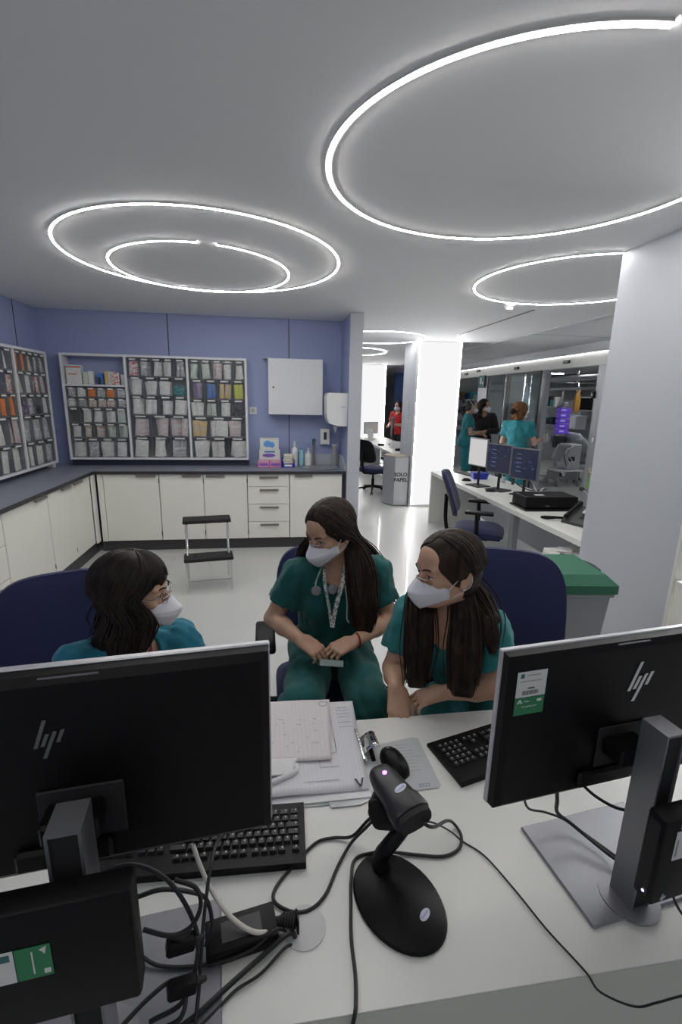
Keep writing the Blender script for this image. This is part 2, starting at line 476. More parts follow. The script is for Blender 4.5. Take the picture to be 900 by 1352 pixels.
# ================================================================ fitted units
def rod_handle(c, L, ax='x', out=(0, -1, 0)):
    """flat bar pull"""
    mb = MB(); o = Vector(out)*.02; c = Vector(c)
    d = Vector((L, .008, .022)) if ax == 'x' else Vector((.008, L, .022))
    mb.box(c+o, d, None, .003)
    for s in (-1, 1):
        off = Vector((s*(L/2-.012), 0, 0)) if ax == 'x' else Vector((0, s*(L/2-.012), 0))
        dd = (.01, .018, .012) if ax == 'x' else (.018, .01, .012)
        mb.box(c+o*.5+off, dd)
    return mb
FY = 5.27
def door_unit(x0, x1, doors, label, drawers=None):
    t = thing('base_cabinet', label, 'cabinet', ((x0+x1)/2, 5.55, .12))
    MB().bb((x0+.001, FY+.022, .12), (x1-.001, 5.825, .868)).build('carcass', M['cream'], t, True)
    for (a, b, hx) in doors:
        d = MB().bb((a+.003, FY, .124), (b-.003, FY+.02, .866), .0015).build('door', M['cream'], t, True)
        rod_handle((hx, FY, .845), .2).build('handle', M['steel'], d, True)
        for z in (.2, .79): MB().bb((b-.0035, FY-.002, z-.025), (b+.0025, FY+.004, z+.025)).build('hinge', M['edge'], d, True)
    for (z0, z1) in drawers or ():
        d = MB().bb((x0+.003, FY, z0+.003), (x1-.003, FY+.02, z1-.003), .0015).build('drawer', M['cream'], t, True)
        rod_handle(((x0+x1)/2+.005, FY, z1-.035), .21).build('handle', M['steel'], d, True)
door_unit(-1.79, -1.222, [(-1.79, -1.222, -1.35)], 'cream base cabinet with one door, nearest the inner corner under the back worktop')
door_unit(-1.218, -.282, [(-1.218, -.754, -.875), (-.750, -.282, -.62)], 'cream base cabinet with two doors behind the step stool')
door_unit(-.278, .187, [], 'cream chest of four drawers under the back worktop', [(.124, .318), (.318, .522), (.522, .722), (.722, .866)])
door_unit(.191, .79, [(.191, .79, .345)], 'cream sink cabinet with one wide door beside the grey partition')
struct('trim_4', MB().bb((-1.85, FY+.004, .12), (-1.793, FY+.02, .868)).bb((-1.892, 5.2, .12), (-1.876, FY+.02, .868)), M['cream'])
struct('baseboard_back', MB().bb((-1.86, FY+.03, 0), (.80, FY+.05, .119)), M['kick'])
struct('baseboard_left', MB().bb((-1.93, -1.0, 0), (-1.91, FY+.05, .119)), M['kick'])
struct('trim_5', MB().bb((.795, FY, 0), (.828, 5.82, .868)), M['edge'])
FX = -1.9
def left_unit(y0, y1, doors, label, drawers=None):
    t = thing('base_cabinet', label, 'cabinet', (-2.2, (y0+y1)/2, .12))
    MB().bb((-2.495, y0+.001, .12), (FX-.022, y1-.001, .868)).build('carcass', M['cream'], t, True)
    for (a, b, hy) in doors:
        d = MB().bb((FX-.02, a+.003, .124), (FX, b-.003, .866), .0015).build('door', M['cream'], t, True)
        rod_handle((FX, hy, .845), .2, 'y', (1, 0, 0)).build('handle', M['steel'], d, True)
        MB().bb((FX-.004, a-.0025, .185), (FX+.002, a+.0035, .225)).build('hinge', M['edge'], d, True)
    for (z0, z1) in drawers or ():
        d = MB().bb((FX-.02, y0+.003, z0+.003), (FX, y1-.003, z1-.003), .0015).build('drawer', M['cream'], t, True)
        rod_handle((FX, (y0+y1)/2, z1-.035), .21, 'y', (1, 0, 0)).build('handle', M['steel'], d, True)
left_unit(4.24, 5.2, [(4.24, 4.72, 4.6), (4.72, 5.2, 4.87)], 'cream base cabinet with two doors on the left wall, nearest the corner')
left_unit(3.535, 4.235, [(3.535, 4.235, 4.1)], 'cream base cabinet with one wide door in the left wall row')
left_unit(3.0, 3.53, [], 'cream chest of drawers at the frame edge in the left wall row', [(.124, .38), (.38, .63), (.63, .866)])
left_unit(2.3, 2.995, [(2.3, 2.995, 2.8)], 'cream base cabinet on the left wall behind the seated woman with glasses')
t = thing('worktop', 'L-shaped grey-blue worktop with dark edge over the cream cabinets', 'worktop', (-2.2, 5.0, .869))
poly = [(-2.498, 1.2), (-1.88, 1.2), (-1.88, 5.25), (.826, 5.25), (.826, 5.828), (-2.498, 5.828)]
MB().prism(poly, .87, .90).build('top', M['counter'], t, True)
MB().bb((-1.8795, 1.2, .866), (-1.872, 5.2425, .899)).bb((-1.8795, 5.2425, .866), (.826, 5.2495, .899)).build('edge_band', M['edge'], t, True)
MB().bb((.29, 5.805, .9005), (.81, 5.827, 1.03)).prism([(5.26, .9005), (5.827, .9005), (5.827, 1.03), (5.55, 1.03), (5.26, .95)], .812, .828, frame((0, 0, 0), (0, 1, 0), (0, 0, 1))).build('backsplash', M['greywall'], t, True)

# sink + things on the worktop
t = thing('sink', 'shallow stainless steel sink set into the worktop', 'sink', (.56, 5.5, .9))
pr = [(.215, .003), (.222, .006), (.214, .010), (.205, .008), (.19, -.0), (.185, .002), (.001, .0015)]
MB().lathe([(a, b+.0015) for a, b in pr], (0, 0, 0), 32, None, .82).build('basin', M['alu'], t)
MB().lathe([(.02, .003), (.02, .006), (.001, .0065)], (0, 0, 0), 16).build('drain', M['chrome'], t)
t = thing('faucet', 'tall slim grey faucet with a dark green tip behind the sink', 'faucet', (.50, 5.70, .9))
MB().cyl((0, 0, 0), (0, 0, .26), .017).lathe([(.026, 0), (.026, .012), (.018, .02)], n=20).build('body', M['steel'], t)
MB().tube([(0, 0, .25), (0, -.03, .29), (0, -.10, .29), (0, -.13, .25)], .011, 10, sm=5).build('spout', M['steel'], t)
MB().lathe([(.02, .26), (.024, .27), (.022, .315), (.012, .325), (.001, .325)], n=16).build('cap', M['dgreen'], t)
def bottle(x, y, h, r, mb_, mc, label, pump=True):
    t = thing('bottle', label, 'bottle', (x, y, .9))
    MB().lathe([(r*.9, 0), (r, .008), (r, h*.62), (r*.85, h*.70), (r*.34, h*.76), (r*.34, h*.80)], n=24).build('body', mb_, t)
    if pump:
        MB().lathe([(r*.42, h*.80), (r*.42, h*.86), (r*.15, h*.87), (r*.15, h*.96), (r*.35, h*.965), (r*.35, h), (.001, h)], n=16).box((0, -r*.5, h*.98), (.012, r*1.3, .010)).build('pump', mc, t)
    else:
        MB().lathe([(r*.42, h*.80), (r*.30, h*.9), (r*.12, h), (.001, h)], n=16).build('cap', mc, t)
    MB().lathe([(r*1.01, h*.15), (r*1.015, h*.16), (r*1.015, h*.5), (r*1.01, h*.51)], n=24).build('paper_label', M['label'] if mb_ is not M['lightblue'] else M['lightblue'], t)
bottle(.265, 5.66, .30, .036, M['whitepl'], M['whitepl'], 'tallest white squeeze bottle on the worktop beside the sink', False)
bottle(.345, 5.72, .25, .036, M['lightblue'], M['lightblue'], 'light blue pump bottle behind the sink edge')
bottle(.43, 5.70, .21, .042, M['whitepl'], M['whitepl'], 'short white pump bottle between the blue bottle and the faucet')
t = thing('cup_stack', 'tall grey plastic cylinder standing at the sink corner', 'container', (.752, 5.70, .9))
MB().lathe([(.030, 0), (.032, .26), (.028, .262), (.001, .262)], n=24).build('body', M['bingrey'], t)
for k in range(1): MB().lathe([(.0335, .24), (.0335, .262), (.031, .263)], n=24).build('rim', M['greywall'], t)
# boxes of gloves
def carton(x0, x1, y0, y1, z0, z1, m, label, patches=(), name='glove_box'):
    t = thing(name, label, 'box', ((x0+x1)/2, (y0+y1)/2, z0))
    MB().bb((x0, y0, z0), (x1, y1, z1), .002).build('carton', m, t, True)
    for nm, mm, pts in patches:
        M4 = frame(((x0+x1)/2, y0-.0008, (z0+z1)/2), (1, 0, 0), (0, 0, 1))
        MB().prism(pts, 0, .0012, M4).build(nm, mm, t, True)
    return t
def oval(cx, cy, a, b, n=20): return [(cx+a*math.cos(2*PI*i/n), cy+b*math.sin(2*PI*i/n)) for i in range(n)]
def rect(cx, cy, w, h): return [(cx-w/2, cy-h/2), (cx+w/2, cy-h/2), (cx+w/2, cy+h/2), (cx-w/2, cy+h/2)]
carton(-.165, -.035, 5.55, 5.70, .9005, .985, M['pinkbox'], 'pink carton at the left under the glove boxes', [('printed_panel', M['violet'], rect(0, -.01, .10, .025)), ('top_flap', M['ppink'], rect(0, .03, .11, .012))])
carton(-.030, .10, 5.55, 5.70, .9005, .985, M['pinkbox'], 'pink carton at the right under the glove boxes', [('printed_panel', M['violet'], rect(0, -.01, .10, .025)), ('top_flap', M['ppink'], rect(0, .03, .11, .012))])
carton(-.15, .09, 5.57, 5.69, .986, 1.10, M['label'], 'white glove box with a dark blue oval opening', [('dispensing_slot', M['violet'], oval(-.01, -.005, .075, .022)), ('printed_band', M['pblue'], rect(0, .037, .12, .018))])
carton(-.14, .075, 5.58, 5.69, 1.101, 1.235, M['label'], 'topmost white glove box with a light blue cloud print', [('printed_cloud', mat('sky_blue_print', (.12, .35, .72), .5), [(-.07, -.01), (-.04, -.035), (.0, -.03), (.04, -.045), (.065, -.01), (.05, .02), (.01, .03), (-.02, .045), (-.06, .025)])])
t = thing('swab_tray', 'small blue tray holding a pile of folded cream wipes', 'tray', (.185, 5.60, .9005))
MB().bb((-.075, -.07, 0), (.075, .07, .012), .003).bb((-.075, .058, .01), (.075, .07, .10), .003).bb((-.075, -.07, .01), (.075, -.06, .045), .003).bb((-.075, -.07, .01), (-.066, .07, .09), .003).bb((.066, -.07, .01), (.075, .07, .09), .003).build('tray', M['royal'], t)
MB().bb((-.045, -.073, .012), (.045, -.0705, .035)).build('front_label', M['label'], t)
for k in range(5):
    mb = MB().box((.185+rnd.uniform(-.006, .006), 5.602, .925+k*.028), (.115-k*.003, .085, .024), (rnd.uniform(-.08, .08), rnd.uniform(-.06, .06), rnd.uniform(-.08, .08)), .008, 2)
    single('folded_wipe', mb, mat('cream_paper', (.80, .76, .64), .85) if k == 0 else bpy.data.materials['cream_paper'], 'folded cream wipe stacked in the small blue tray', 'wipe', 'folded cream wipes in the blue tray')
# dispensers, socket, wall cabinet
t = thing('soap_dispenser', 'white wall soap dispenser with a narrow dark window above the sink', 'soap dispenser', (.64, 5.79, 1.16))
MB().box((0, 0, .085), (.12, .075, .19), None, .014, 3).build('housing', M['whitepl'], t)
MB().bb((-.018, -.039, .05), (.018, -.0372, .14)).build('level_window', M['pdark'], t)
MB().bb((-.03, -.038, -.014), (.03, -.002, -.0005), .004).build('push_bar', M['bingrey'], t)
t = thing('towel_dispenser', 'large white rounded paper towel dispenser on the side of the partition', 'towel dispenser', (.72, 5.42, 1.40))
pf = [(.11, 0), (.02, 0), (-.09, .03), (-.115, .09), (-.12, .32), (-.10, .36), (.11, .36)]
MB().prism(pf, -.15, .15, frame((0, 0, 0), (1, 0, 0), (0, 0, 1))).build('housing', M['whitepl'], t)
MB().lathe([(.022, -.002), (.026, -.02), (.012, -.05), (.004, -.075), (.001, -.08)], (0, 0, 0), 12).build('paper_tip', M['paper'], t)
MB().bb((.04, -.152, .20), (.085, -.1505, .22)).build('lock_plate', M['greywall'], t)
t = thing('power_socket', 'white double wall socket between the shelves and the wall cabinet', 'socket', (-.22, 5.824, 1.50))
MB().box((0, 0, .04), (.085, .011, .085), None, .003).build('plate', M['whitepl'], t)
MB().lathe([(.022, 0), (.022, .003), (.018, .003), (.018, .0005), (.001, .0005)], (0, -.0075, .04), 20, Matrix.Rotation(PI/2, 3, 'X')).build('outlet', M['greywall'], t)
t = thing('wall_cabinet', 'white square metal cabinet hanging on the blue wall', 'wall cabinet', (.275, 5.72, 1.505))
MB().bb((-.035, 5.62, 1.507), (.587, 5.826, 2.127), .004).build('body', M['frame'], t, True)
d = MB().bb((-.035, 5.598, 1.507), (.587, 5.6185, 2.127), .003).build('door', M['frame'], t, True)
MB().lathe([(.010, 0), (.010, .006), (.001, .007)], (.022, 5.5985, 1.81), 12, Matrix.Rotation(PI/2, 3, 'X')).build('lock', M['edge'], d, True)
MB().bb((-.09, 5.70, 2.128), (.0, 5.826, 2.14)).build('top_bracket', M['greywall'], t, True)

# ================================================================ shelf units with tilt-out bins
PACK = {}
def pouch_mesh(w, h, key):
    k = (round(w, 3), round(h, 3), key)
    if k in PACK: return PACK[k]
    n = 5; th = .010; r = random.Random(hash(k) % 999)
    F, B = [], []
    for i in range(n+1):
        fr, br = [], []
        for j in range(n+1):
            u = j/n*2-1; v = i/n*2-1; b = (1-u*u)*(1-v*v); wob = r.uniform(-.0015, .0015)
            fr.append((u*w/2, -th*.1-th*b+wob, (v+1)*h/2)); br.append((u*w/2, th*.1+th*b*.6+wob, (v+1)*h/2))
        F.append(fr); B.append(br)
    mb = MB().grid(F).grid([x[::-1] for x in B]); o = (n+1)**2
    for i in range(n):
        mb.f.append([i*(n+1), (i+1)*(n+1), o+(i+1)*(n+1)+n, o+i*(n+1)+n]); mb.f.append([i*(n+1)+n, o+i*(n+1), o+(i+1)*(n+1), (i+1)*(n+1)+n])
    mb.f.append([j for j in range(n+1)]+[o+j for j in range(n+1)]); mb.f.append([n*(n+1)+j for j in range(n+1)]+[o+n*(n+1)+j for j in range(n+1)])
    PACK[k] = mb.mesh('pouch', M[key], 60); return PACK[k]
def tip_mesh(key):
    k = ('tip', key)
    if k not in PACK:
        PACK[k] = MB().lathe([(.004, 0), (.0055, .002), (.0055, .012), (.002, .02), (.002, .026), (.001, .026)], n=7).mesh('cap', M[key])
    return PACK[k]
ROWN = ['top', 'second', 'third', 'fourth', 'fifth', 'bottom']
ORD = ['first', 'second', 'third', 'fourth', 'fifth', 'sixth']
DESC = {'pwhite': 'white paper', 'pgrey': 'clear-wrapped grey', 'ppink': 'pale pink', 'pgreen': 'pale green', 'pblue': 'blue', 'pyellow': 'yellow-printed', 'pred': 'red-and-white', 'orange': 'bright orange', 'pbrown': 'brown-printed', 'ppurple': 'purple', 'pteal': 'teal', 'plime': 'yellow-green', 'pdark': 'black-and-white'}
def shelf_unit(t, F, bays, z0, z1, depth, where, FT=.025):
    """F: frame matrix origin at unit's lower left front corner, x along, y up, z toward the room; bays: [(x0,x1,rows)] rows: [(za,zb,cols)]"""
    def W(mb): return mb.tf(F)
    tot = bays[-1][1]
    W(MB().bb((0, 0, -depth), (tot, FT, 0))).build('bottom_rail', M['frame'], t, True)
    W(MB().bb((0, z1-z0-FT, -depth), (tot, z1-z0, 0))).build('top_rail', M['frame'], t, True)
    for x in [0]+[b[1] for b in bays]:
        xc = min(max(x, FT/2), tot-FT/2)
        W(MB().bb((xc-FT/2, FT+.0005, -depth), (xc+FT/2, z1-z0-FT-.0005, 0))).build('upright', M['frame'], t, True)
    for bi, (x0, x1, rows, bname) in enumerate(bays):
        a = x0+FT*.75; b = x1-FT*.75
        if bi == 0: a = x0+FT
        if bi == len(bays)-1: b = x1-FT
        for ri, (za, zb, cols, lead) in enumerate(rows):
            ya = za-z0; yb = zb-z0
            if ri > 0 and ya > FT: pass
            if lead == 'board':
                W(MB().bb((a, ya-.022, -depth), (b, ya, -.002))).build('board', M['frame'], t, True); continue
            if ya > FT+.01: W(MB().bb((a, ya-.006, -depth*.9), (b, ya, -.004))).build('bin_rail', M['binback'], t, True)
            lo = max(ya, FT)+.001; hi = min(yb, z1-z0-FT)-.008; n = len(cols); w = (b-a)/n
            W(MB().bb((a, lo, -depth+.004), (b, hi, -depth+.012))).build('back_plate', M['binback'], t, True)
            for ci, spec in enumerate(cols):
                xa = a+ci*w; xb = xa+w; xm = (xa+xb)/2; h = hi-lo
                mb = MB().bb((xa+.002, lo+.002, -.012), (xb-.002, hi-.002, -.0095))
                p = W(mb).build('clear_bin', M['clear'], t, True)
                W(MB().prism([(xa+.0004, hi), (xa+.0004, lo), (xb-.0004, lo), (xb-.0004, hi), (xb-.0018, hi), (xb-.0018, lo+.0014), (xa+.0018, lo+.0014), (xa+.0018, hi)], -depth*.8, -.013)).build('bin_tray', M['binback'], p, True)
                W(MB().bb((xm-w*.27, hi-.020, -.009), (xm+w*.27, hi-.004, -.0078))).build('label_card', M['label'], p, True)
                if spec is None: continue
                key = spec; desc = DESC[key]
                g = '%s packets, %s bin of the %s row, %s of %s' % (desc, ORD[ci], ROWN[ri], bname, where)
                if key in ('pteal', 'plime', 'ppurple', 'pdark', 'pblue', 'pyellow') and h < .2:
                    # small loose pieces nobody could count
                    bm = MB(); base = tip_mesh(key)
                    vv = [v.co.copy() for v in base.vertices]; ff = [list(q.vertices) for q in base.polygons]
                    for q in range(46 if h > .1 else 20):
                        zz = rnd.random()
                        Mx = Matrix.Translation((rnd.uniform(xa+.012, xb-.012), lo+.008+zz*h*.5, rnd.uniform(-.07, -.02))) @ Euler([rnd.uniform(0, 6) for _ in range(3)]).to_matrix().to_4x4() @ Matrix.Diagonal((1.3, 1.3, 1.5 if key != 'ppurple' else 3.2, 1))
                        bm.raw([Mx@v for v in vv], ff)
                    single('loose_caps', W(bm), M[key], 'loose %s pieces, %s bin of the %s row, %s of %s' % (desc, ORD[ci], ROWN[ri], bname, where), 'supplies', kind='stuff')
                    continue
                np_ = 3 if w > .12 else 2
                hh = h*rnd.uniform(.74, .86); ww = min(w*.8, .16)
                for q in range(np_):
                    wq = ww*rnd.choice([.8, .92, 1.0]) if np_ == 2 else ww*rnd.choice([.45, .6, .85])
                    k2 = key if q else key
                    me = pouch_mesh(round(wq, 2), round(hh, 2), k2)
                    o = bpy.data.objects.new('packet', me); COL.objects.link(o)
                    room = max(0, (w-.006-wq)/2-.004)
                    ox = rnd.uniform(-room, room); tilt = rnd.uniform(-.12, .12)*(1 if room > .01 else .25)
                    L = Matrix.Translation((xm+ox, lo+.006, -.026-.022*q)) @ Matrix.Rotation(tilt, 4, 'Z') @ Matrix.Rotation(-rnd.uniform(.0, .10), 4, 'X')
                    # packet local: x width, y depth(front -), z up -> frame x, -z, y
                    K = Matrix(((1, 0, 0, 0), (0, 0, 1, 0), (0, -1, 0, 0), (0, 0, 0, 1)))
                    o.matrix_world = F @ L @ K
                    tag(o, g, 'packet', g)
W_, G_, P_ = 'pwhite', 'pgrey', 'ppink'
# rows from top to bottom
def rows(zs, cols): return [(zs[i+1], zs[i], cols[i], '') for i in range(len(cols))]
t = thing('supply_shelf', 'wide white wall unit of clear tilt bins above the back worktop', 'shelf unit', (-1.26, 5.74, .972))
F = frame((-2.245, 5.66, .972), (1, 0, 0), (0, 0, 1))
b1 = [(1.795, 2.11, [], 'board')] + rows([1.77, 1.655, 1.55, 1.38, 1.215, .975], [[G_, W_, 'orange', G_, 'orange', G_], [W_, G_, 'pbrown', 'pbrown', 'pbrown', G_], [None, W_, W_, W_, 'pgreen'], [W_, 'pbrown', 'pbrown', 'pgreen', 'pgreen'], [W_, G_, W_, W_]])
b2 = rows([2.10, 1.895, 1.69, 1.478, 1.235, .975], [['pred', G_, W_, W_, G_], [W_, W_, W_, 'pteal'], [W_, W_, W_, W_], [P_, P_, P_], [W_, W_, G_]])
b3 = rows([2.10, 1.88, 1.665, 1.468, 1.235, .975], [['pgreen', 'pgreen', P_, W_, W_], ['ppurple', 'pblue', 'pyellow', 'plime'], [W_, 'pgreen', W_, 'pdark'], ['pyellow', W_, P_], [W_, W_, W_]])
b3[3] = (b3[3][0], b3[3][1], ['pyellow', W_, P_], '')
shelf_unit(t, F, [(0, .66, b1, 'left bay'), (.66, 1.318, b2, 'middle bay'), (1.318, 1.97, b3, 'right bay')], .972, 2.118, .165, 'the back shelf')
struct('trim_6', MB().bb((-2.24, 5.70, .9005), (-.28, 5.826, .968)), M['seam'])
t2 = thing('supply_shelf', 'white wall unit of clear tilt bins on the left wall', 'shelf unit', (-2.41, 4.6, .95))
F2 = frame((-2.335, 3.65, .95), (0, 1, 0), (0, 0, 1))
def Lr(c): return rows([2.10, 1.895, 1.685, 1.48, 1.225, .96], c)
shelf_unit(t2, F2, [(0, .62, Lr([[W_, W_, G_, W_], [W_, 'pred', W_, 'ppurple'], [W_, 'orange', W_, W_], [W_, W_, G_], [W_, W_, W_]]), 'nearest bay'),
                    (.62, 1.27, Lr([['pred', W_, G_, W_], ['pgreen', W_, 'pblue', 'pred'], [G_, W_, 'orange', 'orange'], [W_, W_, P_], [W_, W_, W_]]), 'middle bay'),
                    (1.27, 1.925, Lr([['orange', 'orange', 'pbrown', G_, G_], ['pgreen', W_, 'pred', P_], ['ppurple', G_, 'pdark', W_], [G_, G_, G_], [W_, W_, G_]]), 'far bay')], .95, 2.11, .16, 'the left shelf')
fb = MB().bb((-2.42, 5.50, .901), (-2.36, 5.56, .948), .004).bb((-2.42, 3.7, .901), (-2.36, 3.76, .948), .004)
fb.build('foot', M['frame'], t2, True)
# upright boxes and bottles on the open shelf, back unit, left bay
zz = 1.7955
specs = [(-2.20, .15, .20, .08, 'label', 'red', 'large white carton with red stripes, first on the open shelf'),
         (-2.035, .05, .13, .06, 'pgreen', None, 'narrow pale green carton on the open shelf'),
         (-1.98, .05, .14, .06, 'label', None, 'narrow plain white carton on the open shelf'),
         (-1.885, .055, .12, .06, 'pblue', None, 'blue carton beside the dark bottle on the open shelf'),
         (-1.815, .035, .145, .05, 'pyellow', None, 'brown and cream carton on the open shelf'),
         (-1.775, .06, .14, .06, 'label', None, 'white carton behind the red-spotted bag on the open shelf'),
         (-1.645, .03, .115, .05, 'ppink', None, 'slim white and pink carton at the end of the open shelf')]
for x, w, h, dp, mk, st, lb in specs:
    tt = thing('carton', lb, 'box', (x+w/2, 5.72, zz))
    MB().bb((x, 5.72-dp/2, zz), (x+w, 5.72+dp/2, zz+h), .002).build('box', M[mk], tt, True)
    if st:
        MB().bb((x+.002, 5.72-dp/2-.0012, zz+h*.86), (x+w-.002, 5.72-dp/2-.0002, zz+h*.92)).bb((x+.02, 5.72-dp/2-.0012, zz+h*.5), (x+w-.04, 5.72-dp/2-.0002, zz+h*.54)).build('printed_stripe', mat('red_print', (.5, .05, .03), .5), tt, True)
single('bottle', MB().lathe([(.018, 0), (.02, .01), (.02, .07), (.008, .085), (.008, .095), (.011, .1), (.011, .12), (.001, .12)], (-1.865, 5.66+.045, zz), 14), M['pdark'], 'small dark bottle on the open shelf', 'bottle')
o = bpy.data.objects.new('bag', pouch_mesh(.09, .13, 'pred')); COL.objects.link(o); o.location = (-1.70, 5.675, zz+.001); tag(o, 'red-spotted clear bag leaning on the cartons of the open shelf', 'bag')
o = bpy.data.objects.new('bag', pouch_mesh(.06, .11, 'pgreen')); COL.objects.link(o); o.location = (-1.61+.0, 5.69, zz+.001); tag(o, 'pale green bag at the very end of the open shelf', 'bag')
# ================================================================ front desk
DZ = .74
t = thing('reception_desk', 'long white desk in front, with a round cable hole and an outer panel greyed as in shade', 'desk', (.2, .9, 0))
top = MB().bb((-1.5, .5355, DZ-.003), (1.62, 1.235, DZ)).bb((-1.5, .5475, DZ-.03), (1.62, 1.235, DZ-.0031))
top.build('desktop', M['white'], t, True)
MB().bb((-1.5, .535, 0), (1.62, .546, DZ-.0040)).build('front_panel', mat('shaded_white_panel', (.62, .625, .56), .5), t, True)  # white desk panel, its shade put into a greyer base colour
MB().bb((-1.48, .559, 0), (-1.46, 1.2, DZ-.031)).build('side_panel', bpy.data.materials['shaded_white_panel'], t, True)
for x in (-.6, .95): MB().bb((x, .60, 0), (x+.04, 1.15, .03), .003).bb((x, .86, .03), (x+.04, .9, DZ-.031)).build('leg', M['alu'], t, True)
MB().lathe([(.040, .0002), (.040, .002), (.037, .0025), (.001, .0022)], (.048, .672, DZ), 32).build('cable_grommet', mat('pale_grey_cap', (.60, .60, .60), .4), t, True)

def cable(pts, r, label, m='rubber', n=8, sm=6, name='cable', group=None):
    mb = MB().tube(pts, r, n, sm=sm); return single(name, mb, M[m], label, 'cable', group)
def sticker(t, F, x, y, w, h, flip=False, name='asset_label'):
    """white asset tag with bar code above a green tag; F: origin at plate surface, x right, y up, z out"""
    a = MB().prism(rect(x, y, w, h), 0, .0004, F).build(name, M['label'], t, True)
    g = MB().prism(rect(x, y-h*.5-h*.36, w, h*.68), 0, .0004, F).build('green_tag', M['green'], t, True)
    bc = MB(); r = random.Random(3); xx = x-w*.28
    while xx < x+w*.26:
        bw = r.choice([.0006, .0011]); bc.prism(rect(xx, y-h*.33, bw, h*.16), .0004, .0006, F); xx += bw+.0009
    bc.prism(rect(x, y-h*.16, w*.22, h*.05), .0004, .0006, F).build('bar_code', M['text'], a, True)
    MB().prism(rect(x-w*.33, y+h*.34, w*.12, h*.16), .0004, .0006, F).build('emblem', M['dgreen'], a, True)
    MB().prism(rect(x+w*.05, y+h*.34, w*.45, h*.035), .0004, .0006, F).prism(rect(x-w*.02, y+h*.12, w*.75, h*.03), .0004, .0006, F).build('printed_line', M['textgrey'], a, True)
    gy = y-h*.86
    tri = [(x-w*.42, gy+h*.12), (x-w*.36, gy+h*.12), (x-w*.33, gy+h*.2), (x-w*.30, gy+h*.12), (x-w*.24, gy+h*.12), (x-w*.30, gy+h*.27), (x-w*.36, gy+h*.27)]
    MB().prism(tri, .0004, .0006, F).build('emblem', M['label'], g, True)
    MB().prism(rect(x+w*.33, gy+h*.18, w*.15, h*.1), .0004, .0006, F).build('crest', M['label'], g, True)
    MB().prism(rect(x-w*.10, gy+h*.18, w*.16, h*.03), .0004, .0006, F).build('printed_line', M['label'], g, True)
    text('Hospitales A-4', 'printed_line', h*.10, F @ Matrix.Translation((x, gy-.001, .0006)), M['label'], g, .0001)
def hp_logo(t, F, s, m):
    """slanted bars of the maker's mark, s = overall height"""
    for (x0, y0, x1, y1) in ((-.40, -.21, -.15, .50), (-.25, -.18, -.125, .14), (-.235, -.50, .04, .18), (.08, -.11, .205, .21)):
        w = .085
        MB().prism([(s*(x0), s*y0), (s*(x0+w), s*y0), (s*(x1+w), s*y1), (s*x1, s*y1)], 0, .0008, F).build('logo_bar', m, t, True)
def monitor(loc, rz, zb, zt, colx, coly, ctop, pc, label, tilt=0):
    t = thing('monitor', label, 'monitor', (*loc, DZ), rz)
    W, h = .552, zt-zb; zc = (zb+zt)/2-DZ; y0 = .05
    MB().box((0, y0+.006, zc), (W, .012, h), None, .002).build('bezel', M['bezel'], t)
    MB().box((0, y0+.0125, zc), (W-.014, .001, h-.018)).build('screen', M['screenoff'], t)
    bk = []
    for (dx, yy) in ((.0025, y0-.0003), (.004, y0-.016), (.016, y0-.024)): bk.append([(-W/2+dx, yy, zc-h/2+dx), (W/2-dx, yy, zc-h/2+dx), (W/2-dx, yy, zc+h/2-dx), (-W/2+dx, yy, zc+h/2-dx)])
    mb = MB()
    for q in bk: mb.v += q
    for k in (0, 1):
        for j in range(4): mb.f.append([k*4+j, k*4+(j+1) % 4, k*4+4+(j+1) % 4, k*4+4+j])
    mb.f += [[3, 2, 1, 0], [8, 9, 10, 11]]
    shell = mb.build('back_shell', M['black'], t, ang=20)
    yb = y0-.024
    MB().box((0, yb-.0025, zc-.06), (.115, .0045, .09), None, .002).build('mount_plate', M['blacksoft'], shell)
    MB().box((-.03, yb-.006, zc-h*.38), (.13, .012, .035), None, .005).build('port_cover', M['black'], shell)
    MB().box((.0, yb+.008, zc+h/2-.0075), (.075, .008, .002)).build('top_vent', M['silver'], shell)
    # column with an open black channel towards the back
    ct = ctop-DZ
    MB().bb((colx-.021, coly-.026, .006), (colx-.017, coly+.026, ct-.004)).bb((colx+.017, coly-.026, .006), (colx+.021, coly+.026, ct-.004)).bb((colx-.021, coly-.026, ct-.004), (colx+.021, coly+.026, ct)).bb((colx-.017, coly+.01, .006), (colx+.017, coly+.026, ct-.004)).build('column', M['silver'], t)
    MB().bb((colx-.0165, coly-.022, .007), (colx+.0165, coly+.0095, ct-.005)).build('column_channel', M['blacksoft'], t)
    MB().box((colx-.012, (coly+.027+yb-.005)/2, zc-.05), (.075, yb-.0055-coly-.0265, .035), None, .004).build('tilt_arm', M['black'], t)
    bx, by = .035, .045
    MB().box((bx, by-.02, .0035), (.295, .222, .007), None, .003).build('base_plate', M['baseplate'], t)
    MB().lathe([(.055, .0072), (.055, .0085), (.052, .0088), (.001, .0088)], (colx, coly, 0), 32).build('swivel_disc', M['baseplate'], t)
    Fp = ROOTM[t.name] @ frame((0, yb-.0008, zc), (1, 0, 0), (0, 0, 1))
    return t, Fp, zc
def mini_pc(loc, rz, z0, label, fx, depth=.036):
    t = thing('mini_computer', label, 'computer', (*loc, z0), rz)
    b = MB().box((0, 0, .089), (.178, depth, .178), None, .006, 2).build('case', M['black'], t)
    MB().box((-.0895, 0, .09), (.001, depth*.55, .15)).build('front_grille', M['blacksoft'], t)
    p = MB().lathe([(.0022, 0), (.0022, .001), (.001, .0012)], (-.0905, -.003, .02), 10, Matrix.Rotation(-PI/2, 3, 'Y')).build('power_light', emis('bluish_pilot', (.6, .6, 1), 5), t)
    F = ROOTM[t.name] @ frame((0, -depth/2-.0006, .089), (1, 0, 0), (0, 0, 1))
    return t, F
